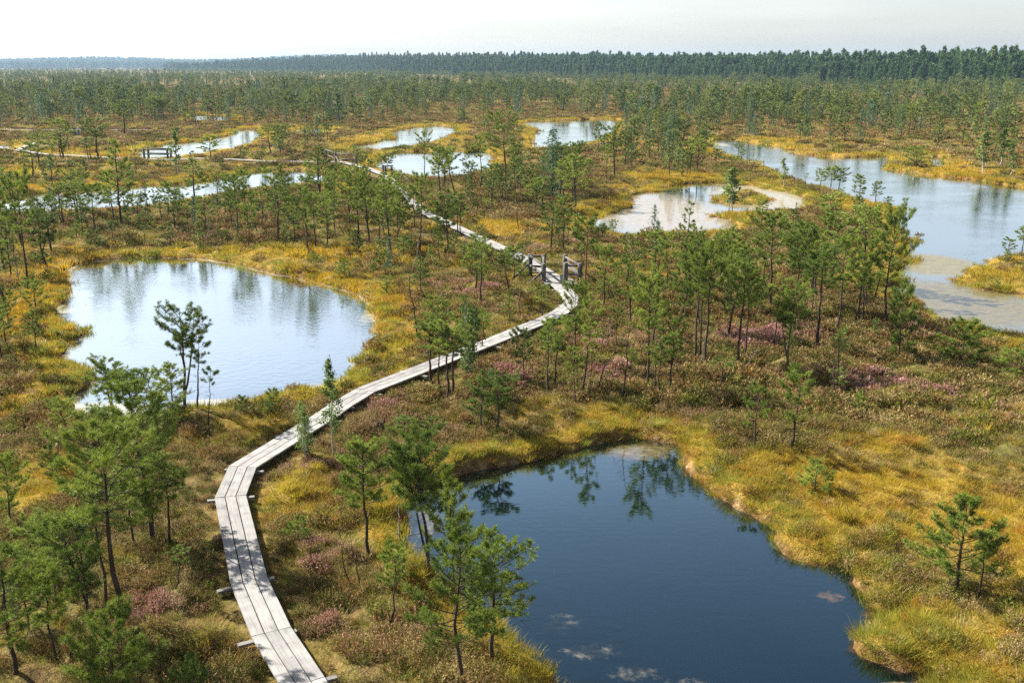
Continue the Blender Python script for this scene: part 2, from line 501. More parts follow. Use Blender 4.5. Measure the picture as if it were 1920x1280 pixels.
def mat_ground():
    m, nt, ns, L = new_mat('bog_ground')
    ge = N(nt, 'ShaderNodeNewGeometry')
    g = N(nt, 'ShaderNodeAttribute', attribute_name='gold')
    sd = N(nt, 'ShaderNodeAttribute', attribute_name='shore')
    n1 = N(nt, 'ShaderNodeTexNoise', i_Scale=2.3, i_Detail=6.0, i_Roughness=0.72); L.new(ge.outputs['Position'], n1.inputs['Vector'])
    n2 = N(nt, 'ShaderNodeTexNoise', i_Scale=0.33, i_Detail=5.0, i_Roughness=0.7); L.new(ge.outputs['Position'], n2.inputs['Vector'])
    n3 = N(nt, 'ShaderNodeTexNoise', i_Scale=0.06, i_Detail=6.0, i_Roughness=0.7); L.new(ge.outputs['Position'], n3.inputs['Vector'])
    heath = ramp(nt, n1.outputs[0], [(0.25, (0.05, 0.034, 0.018)), (0.45, (0.14, 0.09, 0.04)), (0.6, (0.21, 0.155, 0.06)), (0.8, (0.28, 0.21, 0.11))])
    olive = ramp(nt, n1.outputs[0], [(0.25, (0.06, 0.06, 0.02)), (0.6, (0.15, 0.14, 0.045)), (0.8, (0.24, 0.20, 0.08))])
    k = ramp(nt, n2.outputs[0], [(0.42, (0, 0, 0)), (0.62, (1, 1, 1))])
    c = mixc(nt, k, heath, olive)
    gold = ramp(nt, n1.outputs[0], [(0.25, (0.10, 0.06, 0.012)), (0.5, (0.27, 0.18, 0.03)), (0.75, (0.38, 0.27, 0.06))])
    c = mixc(nt, g.outputs['Fac'], c, gold)
    rust = ramp(nt, n3.outputs[0], [(0.52, (0, 0, 0)), (0.70, (0.45, 0.45, 0.45))])
    c = mixc(nt, rust, c, (0.22, 0.12, 0.04))
    straw = ramp(nt, n1.outputs[0], [(0.3, (0.035, 0.018, 0.010)), (0.5, (0.12, 0.065, 0.035)), (0.62, (0.30, 0.20, 0.12)), (0.75, (0.38, 0.30, 0.20))])
    c = mixc(nt, sd.outputs['Fac'], c, straw)
    p = N(nt, 'ShaderNodeBsdfPrincipled', i_Roughness=0.95); p.inputs['Specular IOR Level'].default_value = 0.05
    bp = N(nt, 'ShaderNodeBump', i_Strength=1.0, i_Distance=0.25); L.new(n1.outputs[0], bp.inputs['Height']); L.new(bp.outputs[0], p.inputs['Normal'])
    L.new(c, p.inputs['Base Color'])
    o = N(nt, 'ShaderNodeOutputMaterial'); L.new(p.outputs[0], o.inputs[0])
    return m


M['ground'] = mat_ground()


def mat_water():
    m, nt, ns, L = new_mat('bog_water')
    ge = N(nt, 'ShaderNodeNewGeometry')
    ma = N(nt, 'ShaderNodeAttribute', attribute_name='mat')
    ri = N(nt, 'ShaderNodeAttribute', attribute_name='rip')
    mc = N(nt, 'ShaderNodeAttribute', attribute_name='matcol')
    mp = N(nt, 'ShaderNodeMapping'); mp.inputs['Scale'].default_value = (1.0, 1.7, 1.0)
    L.new(ge.outputs['Position'], mp.inputs[0])
    w1 = N(nt, 'ShaderNodeTexNoise', i_Scale=2.6, i_Detail=3.0, i_Roughness=0.55); L.new(mp.outputs[0], w1.inputs['Vector'])
    w2 = N(nt, 'ShaderNodeTexNoise', i_Scale=0.12, i_Detail=3.0, i_Roughness=0.6); L.new(mp.outputs[0], w2.inputs['Vector'])
    wk = N(nt, 'ShaderNodeMapRange', i_1=0.35, i_2=0.62, i_3=0.25, i_4=1.0); L.new(w2.outputs[0], wk.inputs[0])
    st = N(nt, 'ShaderNodeMath', operation='MULTIPLY'); L.new(wk.outputs[0], st.inputs[0]); L.new(ri.outputs['Fac'], st.inputs[1])
    st2 = N(nt, 'ShaderNodeMath', operation='MULTIPLY', i_1=0.30); L.new(st.outputs[0], st2.inputs[0])
    bp = N(nt, 'ShaderNodeBump', i_Distance=0.05); L.new(w1.outputs[0], bp.inputs['Height']); L.new(st2.outputs[0], bp.inputs['Strength'])
    fr = N(nt, 'ShaderNodeFresnel', i_IOR=1.33); L.new(bp.outputs[0], fr.inputs['Normal'])
    pw = N(nt, 'ShaderNodeMath', operation='POWER', i_1=1.3); L.new(fr.outputs[0], pw.inputs[0])
    ml = N(nt, 'ShaderNodeMath', operation='MULTIPLY', i_1=9.5); ml.use_clamp = True; L.new(pw.outputs[0], ml.inputs[0])
    df = N(nt, 'ShaderNodeBsdfDiffuse'); df.inputs['Color'].default_value = (0.0003, 0.002, 0.004, 1)
    gl = N(nt, 'ShaderNodeBsdfGlossy', i_Roughness=0.02); L.new(mixc(nt, ml.outputs[0], (0.44, 0.80, 1.0), (0.82, 0.88, 0.92)), gl.inputs['Color']); L.new(bp.outputs[0], gl.inputs['Normal'])
    p = N(nt, 'ShaderNodeMixShader'); L.new(ml.outputs[0], p.inputs[0]); L.new(df.outputs[0], p.inputs[1]); L.new(gl.outputs[0], p.inputs[2])
    n1 = N(nt, 'ShaderNodeTexNoise', i_Scale=5.0, i_Detail=6.0, i_Roughness=0.75); L.new(ge.outputs['Position'], n1.inputs['Vector'])
    n2 = N(nt, 'ShaderNodeTexNoise', i_Scale=0.8, i_Detail=8.0, i_Roughness=0.78); L.new(mp.outputs[0], n2.inputs['Vector'])
    a = N(nt, 'ShaderNodeMath', operation='ADD'); L.new(n1.outputs[0], a.inputs[0]); L.new(n2.outputs[0], a.inputs[1])
    b = N(nt, 'ShaderNodeMath', operation='MULTIPLY_ADD', i_1=0.5); L.new(a.outputs[0], b.inputs[0])
    sub = N(nt, 'ShaderNodeMath', operation='SUBTRACT', i_1=0.75); L.new(ma.outputs['Fac'], sub.inputs[0]); L.new(sub.outputs[0], b.inputs[2])
    fac = N(nt, 'ShaderNodeMapRange', i_1=0.20, i_2=0.50, i_3=0.0, i_4=0.66); L.new(b.outputs[0], fac.inputs[0])
    d = N(nt, 'ShaderNodeBsdfPrincipled', i_Roughness=0.45)
    d.inputs['Specular IOR Level'].default_value = 0.5
    k = ramp(nt, n1.outputs[0], [(0.3, (0.6, 0.6, 0.6)), (0.7, (1.2, 1.2, 1.2))])
    n4 = N(nt, 'ShaderNodeTexNoise', i_Scale=1.7, i_Detail=9.0, i_Roughness=0.8); L.new(mp.outputs[0], n4.inputs['Vector'])
    k4 = ramp(nt, n4.outputs[0], [(0.34, (0.42, 0.40, 0.38)), (0.46, (0.85, 0.85, 0.72)), (0.54, (1.15, 1.1, 0.9)), (0.68, (1.35, 1.35, 1.3))])
    dc = mixc(nt, 1.0, mixc(nt, 1.0, mc.outputs['Color'], k, 'MULTIPLY'), k4, 'MULTIPLY'); L.new(dc, d.inputs['Base Color'])
    mx = N(nt, 'ShaderNodeMixShader'); L.new(fac.outputs[0], mx.inputs[0]); L.new(p.outputs[0], mx.inputs[1]); L.new(d.outputs[0], mx.inputs[2])
    o = N(nt, 'ShaderNodeOutputMaterial'); L.new(mx.outputs[0], o.inputs[0])
    return m


M['water'] = mat_water()


def mat_plain(name, c, rough=0.8):
    m, nt, ns, L = new_mat(name)
    tc = N(nt, 'ShaderNodeTexCoord')
    no = N(nt, 'ShaderNodeTexNoise', i_Scale=9.0, i_Detail=3.0); L.new(tc.outputs['Object'], no.inputs['Vector'])
    k = ramp(nt, no.outputs[0], [(0.3, tuple(0.8 * q for q in c)), (0.7, tuple(min(1, 1.15 * q) for q in c))])
    p = N(nt, 'ShaderNodeBsdfPrincipled', i_Roughness=rough); L.new(k, p.inputs['Base Color'])
    o = N(nt, 'ShaderNodeOutputMaterial'); L.new(p.outputs[0], o.inputs[0])
    return m


# ------------------------------------------------------------------ ground sheet and water
def fattr(me, name, vals, typ='FLOAT'):
    a = me.attributes.new(name, typ, 'POINT')
    if typ == 'FLOAT':
        a.data.foreach_set('value', np.asarray(vals, np.float32))
    elif typ == 'INT':
        a.data.foreach_set('value', np.asarray(vals, np.int32))
    elif typ == 'FLOAT_VECTOR':
        a.data.foreach_set('vector', np.asarray(vals, np.float32).ravel())
    else:
        v = np.ones((len(vals), 4), np.float32); v[:, :3] = vals
        a.data.foreach_set('color', v.ravel())


ang = np.concatenate([np.arange(-180, -42, 3.0), np.arange(-42, 42, 0.14), np.arange(42, 180, 3.0)])
rr = [3.0]
while rr[-1] < 9500:
    r_ = rr[-1]
    rr.append(r_ + (max(0.14, 0.0085 * r_) if r_ < 400 else 0.03 * r_))
rr = np.array(rr)
A_, R_ = np.meshgrid(np.radians(ang), rr)
GX = (R_ * np.sin(A_)).ravel(); GY = (R_ * np.cos(A_)).ravel()
GS, GI = sdf(GX, GY, True)
GZ = ground_z(GX, GY, GS)
na, nr = len(ang), len(rr)
i_, j_ = np.meshgrid(np.arange(nr - 1), np.arange(na), indexing='ij')
jn = (j_ + 1) % na
Q = np.stack([i_ * na + j_, i_ * na + jn, (i_ + 1) * na + jn, (i_ + 1) * na + j_], -1).reshape(-1, 4)
Vg = np.vstack([np.stack([GX, GY, GZ], 1), [[0, 0, 0.25]]])
fan = np.array([(nr * na, (q + 1) % na, q) for q in range(na)])
me = mesh_np('ground', Vg, [Q, fan], [M['ground']], None, True)
g_, p_, d_, n1_, n2_ = zones(GX, GY, GS)
fattr(me, 'gold', np.append(g_, 0.3))
fattr(me, 'shore', np.append((1 - sstep(0.0, 0.22, GS)) * 0.8, 0))
ob('ground', me, kind='structure')

# where floating moss and scum cover the water: (pond, ellipse, strength, colour)
SCUM = [('dark_pond', (1200, 834, 100, 22), 0.66, (0.22, 0.17, 0.10)), 
        ('dark_pond', (1050, 1150, 70, 34), 0.535, (0.30, 0.285, 0.27)), ('dark_pond', (1110, 1200, 90, 30), 0.535, (0.30, 0.285, 0.27)), ('dark_pond', (1190, 1240, 100, 26), 0.535, (0.30, 0.285, 0.27)), ('dark_pond', (1290, 1262, 90, 20), 0.535, (0.30, 0.285, 0.27)),
        ('dark_pond', (800, 960, 50, 45), 0.60, (0.30, 0.26, 0.22)), ('dark_pond', (1560, 1100, 45, 18), 0.56, (0.28, 0.17, 0.12)), ('dark_pond', (1690, 1268, 60, 14), 0.85, (0.34, 0.24, 0.15)), 
        ('round_pond', (200, 755, 120, 18), 0.95, (0.46, 0.44, 0.40)), ('round_pond', (420, 742, 120, 10), 0.80, (0.46, 0.44, 0.41)),  ('round_pond', (110, 580, 30, 18), 0.66, (0.5, 0.46, 0.38)), ('round_pond', (694, 575, 20, 34), 0.62, (0.50, 0.47, 0.41)),
        ('right_lake', (1790, 558, 200, 60), 0.90, (0.18, 0.145, 0.07)), ('right_lake', (1740, 488, 120, 26), 0.98, (0.22, 0.175, 0.06)), ('right_lake', (1880, 585, 120, 30), 0.70, (0.24, 0.21, 0.16)), ('right_lake', (1350, 268, 24, 5), 0.75, (0.42, 0.40, 0.36)),
        ('pale_pool', (1240, 395, 190, 60), 0.78, (0.36, 0.31, 0.29)), ('pale_pool', (1430, 365, 120, 36), 0.85, (0.38, 0.33, 0.27))]
NAMES_W = list(PONDS)
for wi, (nm, p) in enumerate(PONDS.items()):
    ins = (GI == wi) & (GS < 1.2)
    fm = ins[Q].any(1)
    q = Q[fm]
    use, inv = np.unique(q, return_inverse=True)
    q = inv.reshape(q.shape)
    X, Y = GX[use], GY[use]
    me = mesh_np(nm, np.stack([X, Y, np.zeros(len(X))], 1), q, [M['water']], None, True)
    mt = np.zeros(len(X)); mc = np.full((len(X), 3), 0.35)
    for pn, e, stg, c in SCUM:
        if pn != nm:
            continue
        cx, cy, rx, ry = ell(*e)
        w = np.exp(-(((X - cx) / rx) ** 2 + ((Y - cy) / ry) ** 2) ** 1.5) * stg
        b = w > mt
        mt[b] = w[b]; mc[b] = c
    rim = (1 - sstep(0.0, 0.55, -GS[use])) * 0.58 if nm != 'round_pond' else (1 - sstep(0.0, 0.8, -GS[use])) * 0.72
    b = rim > mt
    mt[b] = rim[b]; mc[b] = (0.13, 0.060, 0.030) if nm != 'round_pond' else (0.40, 0.37, 0.29)
    fattr(me, 'mat', mt); fattr(me, 'matcol', mc, 'FLOAT_COLOR'); fattr(me, 'rip', np.full(len(X), p['rip']))
    ob('water_' + nm, me, kind='structure')


# ------------------------------------------------------------------ geometry-node scatter for uncountable stuff
def scatter(name, P, rot, scl, vid, variants, attrs, kind='stuff'):
    me = bpy.data.meshes.new(name)
    me.vertices.add(len(P)); me.vertices.foreach_set('co', np.ascontiguousarray(P, np.float32).ravel())
    fattr(me, 'rot', rot, 'FLOAT_VECTOR'); fattr(me, 'scl', scl, 'FLOAT_VECTOR'); fattr(me, 'vid', vid, 'INT')
    for k, v in attrs.items():
        fattr(me, k, v, 'FLOAT_COLOR')
    o = ob(name, me, kind=kind)
    nt = bpy.data.node_groups.new(name + '_nodes', 'GeometryNodeTree')
    nt.interface.new_socket('Geometry', in_out='INPUT', socket_type='NodeSocketGeometry')
    nt.interface.new_socket('Geometry', in_out='OUTPUT', socket_type='NodeSocketGeometry')
    gi = nt.nodes.new('NodeGroupInput'); go = nt.nodes.new('NodeGroupOutput')
    L = nt.links

    def na_(nm, t):
        n = nt.nodes.new('GeometryNodeInputNamedAttribute'); n.data_type = t; n.inputs[0].default_value = nm
        return [q for q in n.outputs if q.enabled and q.name == 'Attribute'][0]
    a_rot, a_scl, a_vid = na_('rot', 'FLOAT_VECTOR'), na_('scl', 'FLOAT_VECTOR'), na_('vid', 'INT')
    e2r = nt.nodes.new('FunctionNodeEulerToRotation'); L.new(a_rot, e2r.inputs[0])
    join = nt.nodes.new('GeometryNodeJoinGeometry')
    for i, v in enumerate(variants):
        cmp_ = nt.nodes.new('FunctionNodeCompare'); cmp_.data_type = 'INT'; cmp_.operation = 'EQUAL'
        ii = [s for s in cmp_.inputs if s.enabled]
        L.new(a_vid, ii[0]); ii[1].default_value = i
        oi = nt.nodes.new('GeometryNodeObjectInfo'); oi.inputs['Object'].default_value = v
        ip = nt.nodes.new('GeometryNodeInstanceOnPoints')
        L.new(gi.outputs[0], ip.inputs['Points']); L.new(cmp_.outputs[0], ip.inputs['Selection'])
        L.new(oi.outputs['Geometry'], ip.inputs['Instance']); L.new(e2r.outputs[0], ip.inputs['Rotation']); L.new(a_scl, ip.inputs['Scale'])
        L.new(ip.outputs[0], join.inputs[0])
    L.new(join.outputs[0], go.inputs[0])
    md = o.modifiers.new('scatter', 'NODES'); md.node_group = nt
    return o


def proto(name, me):
    return bpy.data.objects.new(name, me)


def blades(seed, n, rad, hmin, hmax, w, lean, curve, seg=3):
    rs = np.random.default_rng(seed)
    a = rs.random(n) * 2 * math.pi; q = np.sqrt(rs.random(n)) * rad
    B = np.stack([q * np.cos(a), q * np.sin(a), np.full(n, -0.06)], 1)
    h = rs.uniform(hmin, hmax, n)
    az = a + rs.normal(0, 0.7, n)
    ln = lean * (0.3 + q / rad) * rs.uniform(0.5, 1.4, n)
    D = np.stack([np.cos(az), np.sin(az), np.zeros(n)], 1)
    sa = rs.random(n) * math.pi
    S = np.stack([np.cos(sa), np.sin(sa), np.zeros(n)], 1)
    V = []; Fq = []
    t = np.linspace(0, 1, seg + 1)
    for k, tt in enumerate(t):
        C = B + D * (ln * h * (tt + curve * tt * tt))[:, None]
        C[:, 2] += h * tt * (1 - 0.25 * curve * tt)
        ww = w * (1 - tt ** 1.5) + 0.0006
        V.append(C - S * ww / 2); V.append(C + S * ww / 2)
    V = np.stack(V, 1)  # n, 2*(seg+1), 3
    m = 2 * (seg + 1)
    base = np.arange(n)[:, None] * m
    F4 = np.concatenate([base + np.array([[2 * k, 2 * k + 1, 2 * k + 3, 2 * k + 2]]) for k in range(seg)])
    bl = np.repeat(rs.random(n), m)
    return V.reshape(-1, 3), F4, bl


def sedge_proto(seed, n, rad, h0, h1, w, lean=0.45, curve=0.6, seg=3):
    V, F4, bl = blades(seed, n, rad, h0, h1, w, lean, curve, seg)
    me = mesh_np('sedge_tuft', V, F4, [M['sedge']]); fattr(me, 'bl', bl)
    return proto('sedge_tuft', me)


def heather_proto(seed, n, rad, h0, h1, w, bloom, leaf):
    """woody cushion: leaning twigs with scale leaves, flower spikes at a share of the tips"""
    rs = np.random.default_rng(seed)
    a = rs.random(n) * 2 * math.pi; q = np.sqrt(rs.random(n)) * rad
    h = rs.uniform(h0, h1, n) * (1 - 0.45 * (q / rad) ** 2)
    B = np.stack([q * 0.75 * np.cos(a), q * 0.75 * np.sin(a), np.full(n, -0.06)], 1)
    D = np.stack([np.cos(a) * q / rad * 0.55, np.sin(a) * q / rad * 0.55, np.ones(n)], 1) + rs.normal(0, 0.16, (n, 3))
    D /= np.linalg.norm(D, axis=1)[:, None]
    T = B + D * h[:, None]
    V = []; Fm = []; mi = []; bl = []
    # leaflets along twig
    K = leaf
    t = rs.uniform(0.25, 1.0, (n, K))
    C = (B[:, None, :] + D[:, None, :] * (h[:, None] * t)[..., None]).reshape(-1, 3)
    dd = np.repeat(D, K, axis=0) * 1.2 + rs.normal(0, 0.8, (n * K, 3)); dd /= np.linalg.norm(dd, axis=1)[:, None]
    sd = np.cross(dd, rs.normal(0, 1, (n * K, 3))); sd /= np.linalg.norm(sd, axis=1)[:, None] + 1e-9
    ll = w * 3.6 * rs.uniform(0.7, 1.3, n * K)
    P = np.stack([C - sd * w * 0.5, C + sd * w * 0.5, C + dd * ll[:, None]], 1)
    V.append(P.reshape(-1, 3)); Fm.append(np.arange(n * K * 3).reshape(-1, 3)); mi.append(np.zeros(n * K, int)); bl.append(np.repeat(np.repeat(rs.random(n), K), 3))
    off = n * K * 3
    # flower spikes
    fl = rs.random(n) < bloom
    m = int(fl.sum())
    if m:
        KF = 5
        Tt = np.repeat(T[fl], KF, axis=0); Df = np.repeat(D[fl], KF, axis=0)
        hh = np.repeat(h[fl], KF)
        C = Tt - Df * (hh * rs.uniform(-0.02, 0.38, m * KF))[:, None]
        dd = Df + rs.normal(0, 0.55, (m * KF, 3)); dd /= np.linalg.norm(dd, axis=1)[:, None]
        sd = np.cross(dd, rs.normal(0, 1, (m * KF, 3))); sd /= np.linalg.norm(sd, axis=1)[:, None] + 1e-9
        P = np.stack([C - sd * w * 0.7, C + sd * w * 0.7, C + dd * (w * 3.6)], 1)
        V.append(P.reshape(-1, 3)); Fm.append(np.arange(m * KF * 3).reshape(-1, 3) + off); mi.append(np.ones(m * KF, int)); bl.append(np.repeat(rs.random(m * KF), 3))
    me = mesh_np('heather_tuft', np.vstack(V), [np.vstack(Fm)], [M['twig'], M['flower']], np.concatenate(mi))
    fattr(me, 'bl', np.concatenate(bl))
    return proto('heather_tuft', me)


rng = np.random.default_rng(11)


def rand_pts(r0, r1, dens, amax=36.0):
    area = 0.5 * (r1 * r1 - r0 * r0) * 2 * R(amax)
    n = int(area * dens)
    r = np.sqrt(rng.uniform(r0 * r0, r1 * r1, n)); a = rng.uniform(-R(amax), R(amax), n)
    return r * np.sin(a), r * np.cos(a)


def tint_gold(n, g1, n2):
    c0 = np.array([0.53, 0.36, 0.030]); c1 = np.array([0.38, 0.335, 0.036]); c2 = np.array([0.54, 0.30, 0.05]); c3 = np.array([0.55, 0.45, 0.20])
    k = rng.random(n)[:, None]; q = np.clip((n2 - 0.35) * 2.6, 0, 1)[:, None]
    c = c1 * (1 - q) + c0 * q
    c = np.where(k < 0.16, c2, c); c = np.where(k > 0.96, c3, c)
    return c * rng.uniform(0.58, 1.02, (n, 1))


def tint_olive(n, n1):
    c0 = np.array([0.19, 0.20, 0.035]); c1 = np.array([0.34, 0.29, 0.055]); c2 = np.array([0.38, 0.29, 0.13])
    k = rng.random((n, 1))
    c = c0 * (1 - k) + c1 * k
    c = np.where(rng.random((n, 1)) < 0.22, c2, c)
    return c * rng.uniform(0.75, 1.15, (n, 1))


def tint_heath(n):
    c0 = np.array([0.15, 0.13, 0.03]); c1 = np.array([0.24, 0.15, 0.045]); c2 = np.array([0.19, 0.20, 0.035]); c3 = np.array([0.35, 0.27, 0.11])
    k = rng.integers(0, 4, n)
    return np.stack([c0, c1, c2, c3])[k] * rng.uniform(0.7, 1.2, (n, 1))


def tint_bloom(n, pk):
    a = np.array([0.54, 0.27, 0.285]); b = np.array([0.38, 0.24, 0.12]); c = np.array([0.64, 0.38, 0.38])
    k = np.clip(pk * 1.6, 0, 1)[:, None]
    q = b * (1 - k) + a * k
    return np.where(rng.random((n, 1)) < 0.2, c * k + b * (1 - k), q) * rng.uniform(0.75, 1.15, (n, 1))


SG = [sedge_proto(100 + i, 96, 0.20, 0.10, 0.26, 0.009, 0.38) for i in range(4)] + [sedge_proto(110 + i, 76, 0.24, 0.07, 0.20, 0.009, 0.55) for i in range(3)]
SM = [sedge_proto(120 + i, 76, 0.30, 0.11, 0.27, 0.019, 0.38, 0.5, 2) for i in range(4)]
SF = [sedge_proto(130 + i, 48, 0.50, 0.14, 0.34, 0.055, 0.4, 0.4, 1) for i in range(4)]
HN = [heather_proto(140 + i, 85, 0.24, 0.20, 0.40, 0.012, b, 9) for i, b in enumerate((0.0, 0.12, 0.4, 0.85, 0.9))]
HM = [heather_proto(150 + i, 70, 0.34, 0.20, 0.42, 0.022, b, 7) for i, b in enumerate((0.0, 0.15, 0.45, 0.85))]
HF = [heather_proto(160 + i, 60, 0.60, 0.16, 0.38, 0.055, b, 5) for i, b in enumerate((0.0, 0.2, 0.45, 0.8))]

acc = {k: [] for k in ('s', 'h')}


def vegetate(r0, r1, dens, sp, hp, nspec, scale, ybias=1.0):
    x, y = rand_pts(r0, r1, dens)
    s = sdf(x, y)
    wd = walk_dist(x, y)
    ok = (s > -0.03) & (wd > np.clip(np.hypot(x, y) * 0.014, 0.46, 3.2))
    x, y, s, wd = x[ok], y[ok], s[ok], wd[ok]
    z = ground_z(x, y, s)
    ok = z > -0.04
    x, y, s, wd, z = x[ok], y[ok], s[ok], wd[ok], z[ok]
    g, pk, dk, n1, n2 = zones(x, y, s)
    # thin patches: clumpy cover
    n = len(x)
    keep = rng.random(n) < np.clip(0.55 + (fbm(x / 1.8, y / 1.8, 201, 2) - 0.3) * 1.3, 0.35, 1)
    gr = rng.random(n) < np.clip(g * 1.25 - 0.12, 0.03, 0.97)
    olive = (~gr) & (rng.random(n) < np.clip(0.50 + (n2 - 0.5) * 1.6 + (0.12 - dk * 0.28), 0.14, 0.82))
    sed = (gr | olive) & keep
    hea = ~(gr | olive) & keep
    P = np.stack([x, y, z], 1)
    near = sstep(0.35, 1.3, wd)
    sc = scale * (0.65 + 0.75 * fbm(x / 2.5, y / 2.5, 301, 2)) * rng.uniform(0.75, 1.25, n) * (0.55 + 0.45 * near)
    rot = np.stack([rng.normal(0, 0.10, n), rng.normal(0, 0.10, n), rng.random(n) * 6.283], 1)
    t = np.where(gr[:, None], tint_gold(n, g, n2), tint_olive(n, n1))
    lush = ((s < 1.0) & (rng.random(n) < 0.35))[:, None]
    t = np.where(lush & gr[:, None], np.array([0.24, 0.26, 0.04]) * rng.uniform(0.8, 1.2, (n, 1)), t)
    sv = np.stack([sc, sc, sc * np.where(gr, 1.05, 0.8)], 1)
    vids = rng.integers(0, len(sp), n)
    acc['s'].append((P[sed], rot[sed], sv[sed], vids[sed] + nspec[0], t[sed]))
    hv = np.where(pk > 0.45, rng.integers(len(hp) - 2, len(hp), n), np.where(pk > 0.12, rng.integers(1, 3, n), rng.integers(0, 2, n)))
    sh = np.stack([sc, sc, sc * rng.uniform(0.7, 1.1, n)], 1)
    acc['h'].append((P[hea], rot[hea], sh[hea], hv[hea] + nspec[1], tint_heath(n)[hea], tint_bloom(n, pk)[hea]))


vegetate(13, 34, 32, SG, HN, (0, 0), 1.0)
vegetate(34, 60, 18, SM, HM, (len(SG), len(HN)), 1.05)
vegetate(60, 125, 4.6, SM, HM, (len(SG), len(HN)), 1.45)
vegetate(125, 330, 0.95, SF, HF, (len(SG) + len(SM), len(HN) + len(HM)), 1.5)
vegetate(330, 640, 0.12, SF, HF, (len(SG) + len(SM), len(HN) + len(HM)), 2.6)
S_ = [np.concatenate(q) for q in zip(*acc['s'])]
scatter('grass', S_[0], S_[1], S_[2], S_[3], SG + SM + SF, {'tint': S_[4]})
H_ = [np.concatenate(q) for q in zip(*acc['h'])]
scatter('heather', H_[0], H_[1], H_[2], H_[3], HN + HM + HF, {'tint': H_[4], 'bloom': H_[5]})


# ------------------------------------------------------------------ tree meshes
PROF = {
    'flat': ([0, .25, .6, .85, 1], [.55, .85, 1, .8, .3]),
    'round': ([0, .3, .7, 1], [.65, 1, .8, .25]),
    'cone': ([0, .15, .5, 1], [.8, 1, .65, .12]),
    'top': ([0, .3, .7, 1], [.45, .9, 1, .45]),
    'bush': ([0, .3, .7, 1], [.95, 1, .85, .45]),
}


def needles(C, D, k, L, w, rs, spread=0.75):
    n = len(C)
    dd = np.repeat(D, k, axis=0) * spread + rs.normal(0, 0.62, (n * k, 3))
    dd /= np.linalg.norm(dd, axis=1)[:, None] + 1e-9
    sd = np.cross(dd, rs.normal(0, 1, (n * k, 3))); sd /= np.linalg.norm(sd, axis=1)[:, None] + 1e-9
    CC = np.repeat(C, k, axis=0) + dd * (L * 0.12)
    ll = L * rs.uniform(0.65, 1.2, n * k)
    P = np.stack([CC - sd * w / 2, CC + sd * w / 2, CC + dd * ll[:, None]], 1)
    return P.reshape(-1, 3)


